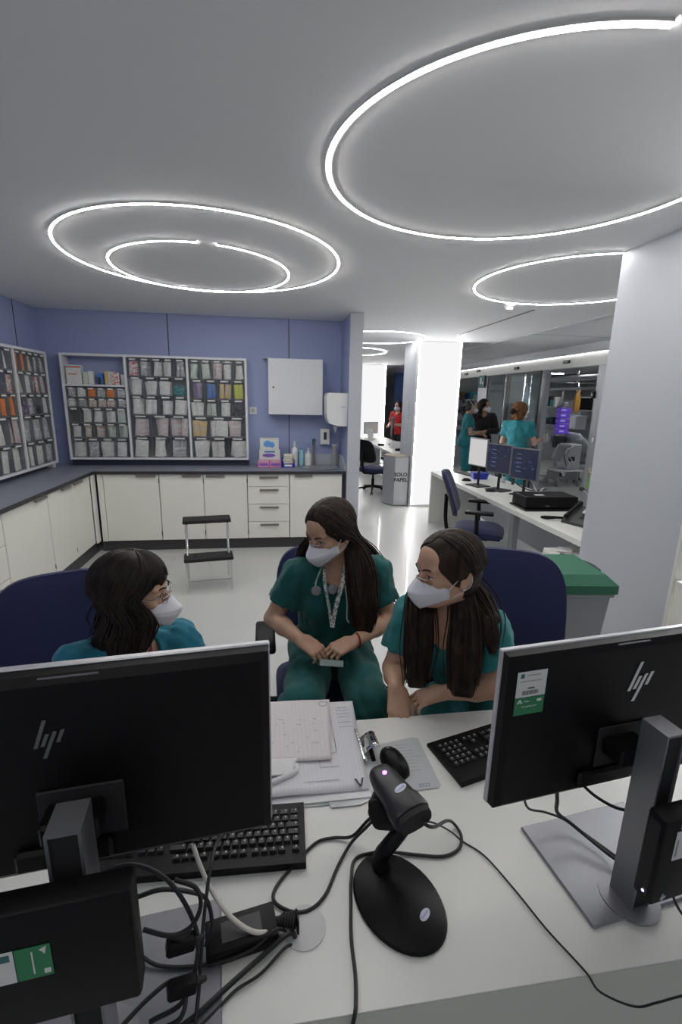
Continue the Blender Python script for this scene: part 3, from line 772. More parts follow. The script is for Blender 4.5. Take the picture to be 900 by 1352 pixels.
# right monitor
RM = (.685, .697); RR = D2R(7)
t, Fp, zc = monitor(RM, RR, .935, 1.266, .0, -.055, 1.14, None, 'black monitor back at the right, with bright slanted logo and white and green tag')
sticker(t, Fp, -.227, .108, .062, .052)
hp_logo(t, Fp @ Matrix.Translation((.030, .075, 0)), .085, mat('logo_silver', (.75, .75, .76), .3, .4))
t, F = mini_pc((.725, .580), RR, .850, 'small black computer hung behind the right monitor column', 0)
lb = MB().prism(rect(-.045, .035, .035, .06), 0, .0005, F).build('asset_label', M['label'], t, True)
MB().prism(rect(-.045, .078, .022, .018), 0, .0005, F).build('serial_label', M['greywall'], t, True)
MB().prism(rect(-.012, .035, .030, .06), 0, .0005, F).build('green_tag', M['green'], t, True)
MB().prism(rect(-.057, .03, .004, .035), .0005, .0008, F).build('bar_code', M['textgrey'], lb, True)
MB().prism(rect(-.038, .055, .007, .010), .0005, .0008, F).build('emblem', M['dgreen'], lb, True)
hp_logo(t, F @ Matrix.Translation((-.062, -.075, 0)), .016, M['greywall'])
# left monitor
LM = (-.277, .589); LR = D2R(6)
t, Fp, zc = monitor(LM, LR, 1.0, 1.331, .006, -.05, 1.17, None, 'large black monitor back at the left, logo coloured dark as in shade')
hp_logo(t, Fp @ Matrix.Translation((-.028, .068, 0)), .060, mat('logo_shaded', (.16, .16, .17), .35, .4))  # same mark as on the right monitor, shade put into its colour
t, F = mini_pc((-.266, .484), LR, .940, 'small black computer hung behind the left monitor column, green tag turned sideways', 0)
lb = MB().prism(rect(-.062, .014, .038, .048), 0, .0005, F).build('asset_label', M['label'], t, True)
g = MB().prism(rect(-.023, .014, .038, .048), 0, .0005, F).build('green_tag', M['green'], t, True)
MB().prism(rect(-.052, .029, .010, .010), .0005, .0008, F).build('emblem', M['dgreen'], lb, True)
MB().prism([(-.016, .032), (-.008, .036), (-.0105, .024), (-.0125, .028)], .0005, .0008, F).build('emblem', M['label'], g, True)
MB().prism(rect(-.010, -.002, .007, .007), .0005, .0008, F).build('crest', M['label'], g, True)
MB().prism(rect(-.024, .014, .0016, .034), .0005, .0008, F).build('printed_line', M['label'], g, True)
hp_logo(t, F @ Matrix.Translation((-.075, -.072, 0)), .018, M['bingrey'])

def keyboard(loc, rz, label):
    """user sits on +y side, so rows run from the user's space bar (+y) back to the rim (-y)"""
    t = thing('keyboard', label, 'keyboard', (*loc, DZ), rz)
    MB().raw([(-.225, -.08, .0), (.225, -.08, 0), (.225, .08, 0), (-.225, .08, 0), (-.225, -.08, .018), (.225, -.08, .018), (.225, .08, .009), (-.225, .08, .009)],
             [[0, 1, 2, 3], [4, 5, 6, 7], [0, 1, 5, 4], [1, 2, 6, 5], [2, 3, 7, 6], [3, 0, 4, 7]]).build('case', M['black'], t)
    keys = MB(); leg = MB(); km = .0185
    def zt(y): return .018-(y+.08)/.16*.009
    def key(x, y, w, d=.0155):
        z = zt(y); o = len(keys.v)
        for (a, b, hh) in ((w/2, d/2, 0.0005), (w/2-.0018, d/2-.0018, .0065)):
            keys.v += [(x-a, y-b, z+hh), (x+a, y-b, z+hh), (x+a, y+b, z+hh), (x-a, y+b, z+hh)]
        keys.f += [[o+4, o+5, o+6, o+7]]+[[o+k, o+(k+1) % 4, o+4+(k+1) % 4, o+4+k] for k in range(4)]
        leg.bb((x+w/2-.0085, y+.0005, z+.0066), (x+w/2-.0055, y+.0045, z+.0068))
    ys = [-.048, -.024, -.0055, .013, .0315, .050]
    # user-left is +x
    rowsx = [[1, .6, 1, 1, 1, 1, .4, 1, 1, 1, 1, .4, 1, 1, 1, 1], [1]*13+[2], [1.5]+[1]*12+[1.5], [1.75]+[1]*11+[2.25], [1.25]+[1]*11+[2.75], [1.25, 1.25, 1.25, 6.25, 1.25, 1.25, 1.25, 1.25]]
    for ri, (y, rw) in enumerate(zip(ys, rowsx)):
        x = .213
        for i, u in enumerate(rw):
            if ri == 0 and u < 1: x -= u*km; continue
            key(x-u*km/2, y, u*km-.0025, .0155 if ri else .011); x -= u*km
        for i in range(3):
            if ri in (1, 2) or (ri == 5) or (ri == 4 and i == 1): key(-.082-i*km, y, km-.0025)
        for i in range(4):
            if ri: key(-.146-i*km, y, km-.0025)
    keys.build('keycaps_block', mat('keycap_black', (.018, .018, .02), .5), t, ang=20)
    leg.build('key_legends', mat('legend_grey', (.45, .45, .45), .6), t)
    return t
keyboard((-.163, .872), D2R(-2), 'black keyboard partly under the left monitor')
keyboard((.664, 1.083), D2R(15), 'black keyboard showing its keys left of the right monitor')

# mouse on its transparent pad
t = thing('mouse_pad', 'translucent grey pad printed with a calendar under the mouse', 'mouse pad', (.325, 1.04, DZ))
Mp = frame((.325, 1.042, DZ+.0004), (.98, .02, 0), (0, 1, 0))
MB().prism([(-.078, .075), (.07, .096), (.086, .09), (.09, -.08), (.082, -.09), (-.10, -.092), (-.105, -.085), (-.085, .07)], 0, .0022, Mp).build('pad', mat('pale_pad', (.52, .53, .54), .3), t, True)
ln = MB()
for i in range(9): ln.prism(rect(.02+rnd.uniform(-.01, .01), .07-i*.012, .07+rnd.uniform(-.02, .02), .0016), .0022, .0024, Mp)
for i in range(6): ln.prism(rect(-.075+i*.006, .03-i*.015, .018, .0014), .0022, .0024, Mp)
ln.build('printed_line', mat('pale_print', (.36, .37, .40), .6), t, True)
text('2022', 'printed_year', .016, Mp @ Matrix.Translation((.048, -.078, .0022)), mat('blue_print', (.16, .18, .36), .6), t, .0001)
t = thing('computer_mouse', 'black oval mouse with a small light round logo on the pad', 'mouse', (.314, 1.042, DZ+.003), D2R(14))
P = []
n1, n2 = 14, 12
for i in range(n1+1):
    a = -1+2*i/n1; w = .031*(1-abs(a)**2.6)**.5*(1-.08*a); hh = .034*(1-abs(a*.98)**2.4)**.6; row = []
    for j in range(n2+1):
        b = PI*j/n2; row.append((w*math.cos(b), a*.058, max(.0, hh*math.sin(b)**.8)))
    P.append(row)
MB().grid(P).build('shell', M['black'], t)
MB().box((0, -.034, .031), (.004, .018, .004), None, .0015).build('scroll_wheel', M['blacksoft'], t)
MB().lathe([(.0055, 0), (.0055, .0006), (.004, .0007), (.001, .0007)], (-.004, .030, .0312), 16, Matrix.Rotation(-.28, 3, 'X')).build('logo', M['silver'], t)

# scanner on its stand
def loft(secs, n=20, e=.7):
    """secs: (centre, side vec, up vec, halfw, halfh) superellipse sections"""
    P = []
    for c, sv, uv, hw, hh in secs:
        c = Vector(c); sv = Vector(sv); uv = Vector(uv); row = []
        for k in range(n+1):
            a = 2*PI*k/n; ca, sa = math.cos(a), math.sin(a)
            row.append(c+sv*(hw*math.copysign(abs(ca)**e, ca))+uv*(hh*math.copysign(abs(sa)**e, sa)))
        P.append(row)
    mb = MB().grid(P); m = len(P); mb.f.append(list(range(n))[::-1]); mb.f.append([(m-1)*(n+1)+k for k in range(n)]); return mb
t = thing('scanner_stand', 'black barcode scanner stand with an oval weighted base and bent neck', 'scanner stand', (.234, .695, DZ), D2R(28))
pr = [(.098, 0), (.101, .004), (.098, .010), (.080, .017), (.05, .024), (.025, .030), (.001, .031)]
MB().lathe(pr, (0, 0, 0), 40, None, 1.0).tf(Matrix.Diagonal((.78, 1.04, 1, 1))).build('base', M['black'], t)
ol = MB().prism(oval(0, 0, .013, .0075), 0, .0008, Matrix.Translation((.012, -.058, .0232)) @ Matrix.Rotation(.22, 4, 'X') @ Matrix.Rotation(D2R(12), 4, 'Z')).build('logo_oval', mat('logo_white', (.62, .64, .75), .4), t)
text('Datalogic', 'logo_text', .0055, ROOTM[t.name] @ Matrix.Translation((.012, -.058, .0241)) @ Matrix.Rotation(.22, 4, 'X') @ Matrix.Rotation(D2R(12), 4, 'Z'), M['violet'], ol, .0001)
MB().tube([(.212, .752, DZ+.026), (.212, .752, DZ+.05), (.222, .748, DZ+.075), (.250, .758, DZ+.10), (.262, .765, DZ+.118), (.262, .768, DZ+.13)], [.020, .017, .0155, .0155, .017, .020], 16, sm=6).build('neck', M['black'], t, True)
# cup holding the gun
cup = loft([((.206, .790, .862), (0, .9, .3), (1, 0, 0), .030, .016), ((.212, .785, .862), (0, .9, .3), (1, 0, 0), .034, .022), ((.235, .777, .868), (0, .9, .3), (1, 0, 0), .036, .026), ((.265, .768, .872), (0, .9, .3), (1, 0, 0), .030, .022)])
cup.build('cradle', M['black'], t, True)
t = thing('barcode_scanner', 'black handheld barcode scanner with violet light resting in its stand', 'scanner', (.25, .78, .90))
ax = Vector((.30, -.92, .02)).normalized(); sd = Vector((.94, .30, .13)).normalized(); uu = sd.cross(ax).normalized()
if uu.z < 0: uu = -uu
c0 = Vector((.222, .848, .905))
def S(k, w, h, dz=0): return (tuple(c0+ax*k+uu*dz), tuple(sd), tuple(uu), w, h)
MB_ = loft([S(-.012, .008, .006, -.004), S(-.008, .018, .013, -.002), S(.002, .025, .019), S(.025, .030, .022), S(.065, .033, .024), S(.094, .036, .025), S(.095, .0385, .027), S(.126, .041, .027), S(.130, .039, .025)], 24, .75)
MB_.build('body', mat('scanner_black', (.022, .022, .026), .4), t, True)
loft([S(.131, .038, .023), S(.142, .036, .020)], 24, .75).build('rear_cap', M['blacksoft'], t, True)
g0 = c0+ax*.03-uu*.018-sd*.006
loft([(tuple(g0), tuple(ax), tuple(sd), .022, .014), (tuple(g0-uu*.03-sd*.014), tuple(ax), tuple(sd), .026, .016), (tuple(g0-uu*.055-sd*.026), tuple(ax), tuple(sd), .022, .014)], 16, .8).build('grip', M['black'], t, True)
Fs = frame(c0+ax*.028+uu*.0218, sd, -ax)
MB().prism([(-.005, .0), (-.002, .005), (.003, .005), (.006, 0), (.002, -.005), (-.003, -.004)], 0, .0012, Fs).build('status_light', emis('violet_light', (.45, .12, 1), 6), t, True)
Fs = frame(c0+ax*.082+uu*.0244, sd, -ax) @ Matrix.Rotation(D2R(12), 4, 'Z')
ol = MB().prism(oval(.006, 0, .0145, .0075, 24), 0, .001, Fs).build('logo_oval', bpy.data.materials['logo_white'], t, True)
text('Datalogic', 'logo_text', .0058, Fs @ Matrix.Translation((.006, 0, .0011)), M['violet'], ol, .0001)

# papers, clipboard
grid_m = mat('grid_form', (.74, .73, .75), .75)
def form_mat(name, col, line, sx, sy, amt=.5):
    m = mat(name, col, .8); nt = m.node_tree; N = nt.nodes; L = nt.links
    tc = N.new('ShaderNodeTexCoord'); mp = N.new('ShaderNodeMapping'); mp.inputs['Scale'].default_value = (1, 1, 1); L.new(tc.outputs['Object'], mp.inputs['Vector'])
    br = N.new('ShaderNodeTexBrick'); br.inputs['Scale'].default_value = 1; br.offset = 0
    br.inputs['Brick Width'].default_value = sx; br.inputs['Row Height'].default_value = sy; br.inputs['Mortar Size'].default_value = .0004; br.inputs['Mortar Smooth'].default_value = .3
    br.inputs['Color1'].default_value = (*col, 1); br.inputs['Color2'].default_value = (*[c*.985 for c in col], 1); br.inputs['Mortar'].default_value = (*line, 1)
    L.new(mp.outputs['Vector'], br.inputs['Vector']); L.new(br.outputs['Color'], N['Principled BSDF'].inputs['Base Color']); return m
t = thing('clipboard', 'clear clipboard with chrome clip under the stack of forms', 'clipboard', (.11, 1.14, DZ))
MB().bb((-.09, .935, DZ+.0005), (.236, 1.315, DZ+.003), .001).build('board', mat('clear_grey_board', (.45, .50, .49), .15), t, True)
mb = MB().box((.236, 1.115, DZ+.013), (.008, .13, .004), (0, 0, D2R(4)), .001).tube([(.234, 1.165, DZ+.012), (.237, 1.058, DZ+.012)], .0035, 8)
mb.build('clip_bar', M['chrome'], t, True)
P = [[(.240+.038*u, 1.075+.075*v-(.012*u), DZ+.012+.030*math.sin(PI*.55*u)+.006*math.cos(PI*v)) for v in np.linspace(0, 1, 6)] for u in np.linspace(0, 1, 7)]
MB().grid(P).build('clip_lever', M['chrome'], t, True).modifiers.new('s', 'SOLIDIFY').thickness = .0015
MB().tube([(.262, 1.06, DZ+.007), (.262, 1.145, DZ+.007)], .006, 10).build('clip_spring', M['black'], t, True)
single('paper_stack', MB().bb((-.02, .942, DZ+.0035), (.232, 1.20, DZ+.007)), M['paper'], 'thin stack of white sheets lowest on the clipboard', 'paper')
def sheet(pts, z, m, label, name='form_sheet', curl=.0, n=14):
    """bilinear quad pts: near-left, near-right, far-right, far-left"""
    a, b, c, d = [Vector((p[0], p[1], 0)) for p in pts]; P = []
    for i in range(n+1):
        v = i/n; row = []
        for j in range(n+1):
            u = j/n; p = a*(1-u)*(1-v)+b*u*(1-v)+c*u*v+d*(1-u)*v
            row.append((p.x, p.y, z+curl*((1-v)**2)*(.5+.5*math.sin(u*5))+.0008*math.sin(u*7+v*4)))
        P.append(row)
    mb = MB().grid(P); o = single(name, mb, m, label, 'paper'); md = o.modifiers.new('s', 'SOLIDIFY'); md.thickness = .0006; md.offset = 1
    return o
g1 = form_mat('white_grid_form', (.76, .75, .78), (.60, .59, .66), .0105, .0058)
g2 = form_mat('pink_grid_form', (.76, .72, .73), (.66, .52, .54), .0125, .0065)
o = sheet([(-.06, .962), (.229, .962), (.246, 1.318), (-.04, 1.318)], DZ+.0095, g1, 'large white gridded form with a dark triangle mark held by the clip', curl=.004)
Fz = frame((0, 0, DZ+.0118), (1, 0, 0), (0, 1, 0))
L = ROOTM.setdefault(o.name, Matrix.Translation(o.location))
mb = MB()
tri = [(.196, .993), (.202, .993), (.208, .975), (.211, .975), (.2125, .983), (.216, .994), (.221, .994), (.212, .968), (.206, .968)]
mb.prism(tri, .004, .0044, Fz).build('triangle_mark', M['text'], o, True)
mb = MB()
for (x, y, w, h) in ((.165, 1.20, .0012, .2), (.165, 1.13, .0012, .05), (.115, 1.07, .0012, .05), (.14, 1.095, .05, .0012), (.14, 1.045, .05, .0012), (.205, 1.285, .03, .002), (.205, 1.27, .04, .0014), (.205, 1.255, .04, .0014), (.205, 1.24, .035, .0014), (.205, 1.215, .04, .0014), (.205, 1.195, .04, .0014), (.135, 1.24, .014, .004), (.135, 1.16, .01, .004), (.135, 1.125, .01, .004), (.10, 1.0, .12, .0016)): mb.prism(rect(x, y, w, h), .0006, .0010, Fz)
mb.build('printed_line', mat('bluegrey_print', (.38, .38, .50), .6), o, True)
o = sheet([(-.10, 1.075), (.148, 1.065), (.172, 1.325), (-.07, 1.335)], DZ+.016, g2, 'pinkish gridded chart sheet lying on top of the forms', curl=.003)
ROOTM.setdefault(o.name, Matrix.Translation(o.location))
Fz2 = frame((0, 0, DZ+.0175), (1, 0, 0), (0, 1, 0))
MB().tube([(.148+.014*math.cos(a)*(1+.1*math.sin(3*a)), 1.300+.011*math.sin(a), DZ+.0190) for a in np.linspace(0, 6.2, 20)], .0005, 5, True).build('handwritten_loop', M['text'], o, True)
mb = MB()
r = random.Random(5)
for i in range(24): mb.prism(rect(.0+r.uniform(-.02, .12), 1.10+r.uniform(0, .15), r.uniform(.003, .012), .0012), .0016, .0019, Fz2)
mb.build('handwriting', M['textgrey'], o, True)
sheet([(-.10, 1.022), (.040, 1.022), (.055, 1.075), (-.10, 1.085)], DZ+.022, M['paper'], 'small white sheet with a dark mark poking out at the monitor edge')
single('folded_paper', MB().tube([(-.10, .985, DZ+.018), (-.03, .998, DZ+.018), (.045, 1.03, DZ+.018), (.052, 1.055, DZ+.018)], .007, 8, sm=4), M['paper'], 'rolled white paper fold beside the left monitor edge', 'paper')
sheet([(-.12, 1.28), (-.022, 1.28), (-.028, 1.345), (-.12, 1.345)], DZ+.024, M['paper'], 'white sheet corner sticking up at the back of the paper pile')
single('plastic_sleeve', MB().prism([(.13, .925), (.2, .925), (.235, .94), (.235, .96), (.12, .96)], DZ+.0034, DZ+.0040), mat('clear_sleeve', (.55, .56, .57), .1), 'clear plastic sleeve corner under the clipboard', 'sleeve')

# ---- cables
z1 = DZ+.004
def dz(pts, z=z1): return [(x, y, z) if len(p_) == 2 else p_ for p_ in pts for (x, y) in [p_[:2]]]
cable([(.232, .80, .86), (.20, .86-.03, .80), (.165, .835, z1+.01), (.125, .845, z1), (.085, .838, z1), (.037, .795, z1), (-.003, .752, z1), (-.007, .723, z1), (.026, .70, z1), (.062, .70, z1), (.094, .725, z1), (.124, .776, z1), (.160, .82, z1+.008), (.195, .815, .80), (.215, .80, .845)], .0034, 'black cable looping on the desk left of the scanner')
cable([(.272, .722, .905), (.30, .715, .89), (.375, .845-.03, .79), (.405, .84, z1+.006), (.412, .815, z1), (.395, .785, z1), (.355, .772, z1), (.30, .782, z1), (.255, .79, z1+.004), (.235, .775, z1+.028)], .0034, 'black cable looping on the desk right of the scanner')
cable([(.272, .724, .899), (.32, .76, .85), (.38, .80, .775), (.41, .80, z1), (.444, .761, z1), (.473, .684, z1), (.495, .611, z1), (.517, .558, z1), (.527, .5335, z1-.001), (.545, .520, .72), (.60, .505, .700), (.64, .502, .705), (.70, .50, .715), (.85, .49, .73)], .0018, 'thin black cable running over the desk edge toward the right')
cable([(.215, .80, z1), (.165, .79, z1), (.148, .745, z1), (.140, .70, z1), (.131, .64, z1), (.129, .585, z1), (.123, .545, z1), (.118, .5305, z1-.002), (.112, .525, .70), (.10, .52, .5)], .0034, 'black cable dropping over the desk edge below the scanner')
cable([(-.16, .76, .86), (-.147, .74, .84), (-.121, .704, .815), (-.085, .672, .79), (-.045, .652, .776), (-.01, .655, .765), (.018, .664, .750), (.030, .667, .72)], .0042, 'pale cream cable arching from behind the left monitor to the cable hole', 'creamcable')
cable([(.034, .660, .715), (.02, .652, .76), (-.037, .622, .752), (-.085, .590, .752), (-.135, .556, .752), (-.19, .5335, .747), (-.24, .525, .70)], .0042, 'thick black cable from the cable hole toward the near desk edge')
cable([(.036, .655, .715), (.015, .640, .748), (-.03, .606, .746), (-.07, .588, .746), (-.10, .565, .746), (-.14, .5335, .746), (-.16, .52, .72)], .0025, 'thin black cable from the cable hole curving to the desk edge')
cable([(.030, .668, .715), (.0, .655, .77), (-.05, .635, .758), (-.12, .627, .752), (-.20, .635, .752), (-.25, .66, .76)], .003, 'black cable passing under the power adapter')
cable([(-.10, .845, .80), (-.115, .76, .86), (-.122, .70, .86), (-.127, .64, .82), (-.128, .585, .772), (-.130, .5345, .748), (-.133, .52, .70), (-.133, .51, .55)], .0032, 'black cable hanging straight down over the adapter end')
cable([(-.30, .66, .93), (-.24, .66, .945), (-.18, .64, .93), (-.14, .62, .87), (-.13, .60, .82), (-.15, .57, .77), (-.20, .56, .752)], .0036, 'black cable bowing out beside the left computer')
cable([(-.23, .64, .90), (-.19, .64, .91), (-.15, .655, .88), (-.125, .67, .84), (-.115, .655, .80), (-.125, .64, .775)], .0036, 'black cable from the left monitor ports down to the adapter')
cable([(-.21, .60, .885), (-.17, .60, .865), (-.14, .605, .87), (-.125, .62, .89), (-.135, .64, .905), (-.17, .65, .915)], .0036, 'short black cable loop beside the left computer')
cable([(-.24, .52, .80), (-.20, .56, .80), (-.165, .58, .80), (-.145, .565, .79), (-.15, .545, .775), (-.18, .54, .765)], .0036, 'lowest black cable loop under the left computer')
cable([(-.42, .50, .80), (-.36, .515, .76), (-.33, .5335, .748), (-.29, .523, .71)], .003, 'black cable at the bottom left below the left computer')

# power adapter + plug
t = thing('power_adapter', 'black power brick lying on the desk beside the cable hole', 'power adapter', (-.066, .665, DZ), D2R(10))
MB().box((0, 0, .0165), (.125, .060, .032), None, .004, 2).build('brick', M['black'], t)
MB().lathe([(.009, 0), (.009, .012), (.006, .014), (.005, .03)], (.063, .0, .016), 12, Matrix.Rotation(PI/2, 3, 'Y')).build('strain_relief', M['blacksoft'], t)
MB().prism(rect(0, 0, .07, .035), .0326, .0329).build('rating_label', mat('grey_on_black', (.05, .05, .052), .5), t)
t = thing('power_plug', 'black ribbed connector end standing in the cable hole', 'connector', (.026, .670, DZ+.002))
MB().tube([(-.022, .006, .018), (.006, .002, .018)], [.010, .012], 12).build('body', M['black'], t)
rb = MB()
for k in range(5): rb.tube([(-.019+.005*k, .0055-.001*k, .018), (-.0165+.005*k, .005-.001*k, .018)], .0135, 12)
rb.build('ribs', M['blacksoft'], t)
MB().box((.0085, .0, .018), (.004, .026, .030), (0, 0, .1), .001).build('flange', M['black'], t)
# dark connector clusters beside the left computer
for i, (x, y, z, lb) in enumerate(((-.155, .60, .845, 'upper black plug sticking out of the left computer side'), (-.150, .57, .80, 'lower black plug under the left computer side'))):
    tt = thing('cable_plug', lb, 'connector', (x, y, z))
    MB().box((0, 0, 0), (.045, .024, .022), (0, .2, .3), .004).build('housing', M['black'], tt)
    MB().tube([(.02, .006, -.004), (.034, .012, -.008)], [.007, .004], 10).build('strain_relief', M['blacksoft'], tt)
# cables at right monitor
cable([(.49, .735, .935), (.50, .74, .92), (.53, .76, .86), (.60, .80, .80), (.655, .80, .77), (.70, .74, .762), (.712, .70, .77)], .0026, 'thin black cable hanging from the right monitor to its base')
cable([(.56, .725, .955), (.575, .735, .90), (.60, .76, .84), (.65, .77, .79), (.70, .71, .768), (.715, .69, .772)], .0040, 'thick black cable hanging from the right monitor to its base')
cable([(.62, .735, .94), (.65, .72, .915), (.69, .70, .90), (.74, .68, .905)], .0032, 'black cable running behind the right monitor column')
cable([(.74, .60, .865), (.75, .59, .82), (.79, .575, .80), (.83, .58, .83), (.835, .59, .868)], .0046, 'thick black cable looping under the right computer')
cable([(.725, .595, .865), (.73, .59, .81), (.76, .575, .765), (.82, .56, .752), (.95, .55, .748)], .0026, 'thin black cable leaving the right computer toward the right')
# ================================================================ step stool, bin, chairs
t = thing('step_stool', 'two-step stool with black treads and chrome legs by the cream cabinets', 'step stool', (-.585, 4.2, 0), D2R(9))
for (y, z, nm) in ((-.075, .30, 'tread'), (.10, .60, 'tread')):
    tr = MB().box((0, y, z), (.42, .17 if z < .5 else .16, .035), None, .006).build('tread', M['blacksoft'], t)
    gr = MB()
    for k in range(9): gr.bb((-.17+k*.042, y-.07, z+.0176), (-.17+k*.042+.004, y+.07, z+.0195))
    gr.build('grip_ribs', M['black'], tr)
for s in (-1, 1):
    MB().tube([(s*.19, -.15, .0), (s*.19, -.13, .28)], .0095, 10).build('front_leg', M['chrome'], t)
    MB().tube([(s*.185, .22, .0), (s*.185, .14, .40), (s*.185, .11, .582)], .0095, 10).build('rear_leg', M['chrome'], t)
    MB().tube([(s*.178, -.06, .282), (s*.178, .02, .45), (s*.178, .07, .582)], .0095, 10, sm=3).build('side_tube', M['chrome'], t)
MB().tube([(-.19, -.142, .10), (.19, -.142, .10)], .004, 8).build('cross_wire', M['chrome'], t)
MB().tube([(-.01, -.08, .28), (.02, .20, .10)], .004, 8).build('diagonal_wire', M['chrome'], t)

# green-lidded bin
t = thing('waste_bin', 'grey plastic bin with a green hinged lid against the grey column', 'waste bin', (1.44, 2.14, 0), D2R(-6))
def taper(w0, d0, w1, d1, z0, z1):
    return MB().raw([(-w0, -d0, z0), (w0, -d0, z0), (w0, d0, z0), (-w0, d0, z0), (-w1, -d1, z1), (w1, -d1, z1), (w1, d1, z1), (-w1, d1, z1)], [[0, 3, 2, 1], [4, 5, 6, 7], [0, 1, 5, 4], [1, 2, 6, 5], [2, 3, 7, 6], [3, 0, 4, 7]])
taper(.17, .14, .215, .18, .02, .80).build('body', M['bingrey'], t)
MB().box((0, 0, .79), (.455, .385, .02), None, .004).build('rim', M['bingrey'], t)
lid = taper(.236, .20, .236, .20, .801, .845); lid.raw([(-.236, -.20, .845), (.236, -.20, .845), (.236, .20, .845), (-.236, .20, .845), (-.19, -.155, .888), (.19, -.155, .888), (.19, .155, .888), (-.19, .155, .888)], [[0, 1, 5, 4], [1, 2, 6, 5], [2, 3, 7, 6], [3, 0, 4, 7], [4, 5, 6, 7]])
ld = lid.build('lid', M['lidgreen'], t, ang=20)
MB().tube([(.12, .165, .885), (.225, .06, .868), (.235, -.03, .862)], .008, 8, sm=4).build('hinge_rod', M['pdark'], ld)
for x in (-.13, .13): MB().cyl((x-.02, .13, .03), (x+.02, .13, .03), .03, n=16).build('wheel', M['black'], t)

def office_chair(loc, rz, label, back_h=.56, back_w=.46, seat=.48, back_top=None, arm=.66, frameonly=False, group=None, arms=True, rec=.10):
    """faces +y; back at -y"""
    t = thing('office_chair', label, 'office chair', (*loc, 0), rz, group)
    # seat cushion
    n = 12; f = MB()
    P = []
    for i in range(n+1):
        a = -1+2*i/n; row = []
        for j in range(n+1):
            b = -1+2*j/n
            k = (1-abs(a)**5)**.2 if abs(a) < 1 else 0
            x = a*.24; y = b*.235+.02
            # squircle
            s = 1/max(1e-6, (abs(a)**5+abs(b)**5)**.2)*max(abs(a), abs(b)) if (a or b) else 1
            x *= s; y = .02+(y-.02)*s
            e = max(abs(a), abs(b)); row.append((x, y, seat+.012*(1-e**2)-.02*max(0, e-.8)/.2 - (.02*max(0, b-.5)**2*4)))
        P.append(row)
    top = MB().grid(P); bot = [[(x*.97, .02+(y-.02)*.97, seat-.075) for (x, y, z) in r] for r in P]
    top.grid([r[::-1] for r in bot])
    def rim(Q): return [Q[i][0] for i in range(n+1)]+[Q[n][j] for j in range(1, n+1)]+[Q[i][n] for i in range(n-1, -1, -1)]+[Q[0][j] for j in range(n-1, 0, -1)]
    A = rim(P); B = rim(bot); o = len(top.v); top.v += A+B; m = len(A)
    for i in range(m): top.f.append([o+i, o+(i+1) % m, o+m+(i+1) % m, o+m+i])
    top.build('seat', M['fabric'], t, ang=50)
    MB().box((0, .02, seat-.085), (.40, .40, .016), None, .006).build('seat_pan', M['black'], t)
    # backrest: curved padded panel
    zb = seat+.10; bt = back_top or zb+back_h
    def bp(a, b, d):      # a,b in -1..1
        e = (abs(a)**4.5+abs(b)**4.5)**(1/4.5); s = max(abs(a), abs(b))/e if e > 1e-6 else 1
        x = a*s*back_w/2*(1-.10*max(0, b*s)**2); zz = zb+(bt-zb)*(b*s+1)/2
        y = -.25-rec*((zz-zb)/(bt-zb))+.045*(x/(back_w/2))**2+.02*math.cos(PI*(zz-zb)/(bt-zb))
        return Vector((x, y+d, zz))
    n = 14
    def side(d, pad):
        return [[bp(-1+2*j/n, -1+2*i/n, d+pad*(1-max(abs(-1+2*j/n), abs(-1+2*i/n))**4)) for j in range(n+1)] for i in range(n+1)]
    F_ = side(.012, .028); K = side(-.012, -.003)
    mb = MB().grid(F_).grid([r[::-1] for r in K]); A = rim(F_); B = rim(K); o = len(mb.v); mb.v += [tuple(p) for p in A+B]; m = len(A)
    for i in range(m): mb.f.append([o+i, o+(i+1) % m, o+m+(i+1) % m, o+m+i])
    mb.build('backrest', M['fabric'], t, ang=60)
    K1 = side(-.0125, 0); K2 = side(-.0225, -.004)
    mb = MB().grid([[p*.97+Vector((0, -.25*.03, (zb+bt)/2*.03)) for p in r] for r in K2]).grid([[p*.97+Vector((0, -.25*.03, (zb+bt)/2*.03)) for p in r][::-1] for r in K1])
    mb.build('back_shell', M['black'], t, ang=60)
    MB().tube([(0, -.02, seat-.10), (0, -.26, seat-.09), (0, -.315, seat+.02), (0, -.325, zb+.2)], .02, 10, sm=5, flat=(1, 0, 0)).build('back_bar', M['black'], t)
    if arms:
        for s in (-1, 1):
            ar = MB().tube([(s*.17, .0, seat-.095), (s*.285, .0, seat-.085), (s*.295, .0, seat-.02), (s*.285, -.01, arm-.03)], [.018, .02, .02, .018], 8, sm=4, flat=(0, 1, 0)).build('armrest', M['black'], t)
            MB().box((s*.285, .01, arm-.012), (.085, .26, .03), None, .012, 3).build('arm_pad', M['black'], ar)
    MB().lathe([(.028, .09), (.028, .26), (.018, .265), (.018, seat-.10)], (0, 0, 0), 16).build('gas_column', M['black'], t)
    MB().box((0, 0, seat-.115), (.16, .22, .04), None, .01).tube([(.08, .03, seat-.115), (.22, .04, seat-.12)], .006, 8).build('tilt_mechanism', M['black'], t)
    for k in range(5):
        a = 2*PI*k/5+.3; c, s = math.cos(a), math.sin(a)
        lg = MB().tube([(.02*c, .02*s, .115), (.14*c, .14*s, .10), (.29*c, .29*s, .078)], [.026, .02, .013], 8, sm=3).build('base_leg', M['black'], t)
        cs = MB()
        for q in (-1, 1): cs.cyl((.295*c-q*s*.008, .295*s+q*c*.008, .027), (.295*c-q*s*.022, .295*s+q*c*.022, .027), .027, n=14)
        cs.cyl((.295*c, .295*s, .03), (.295*c, .295*s, .075), .007).build('caster', M['blacksoft'], lg)
    return t
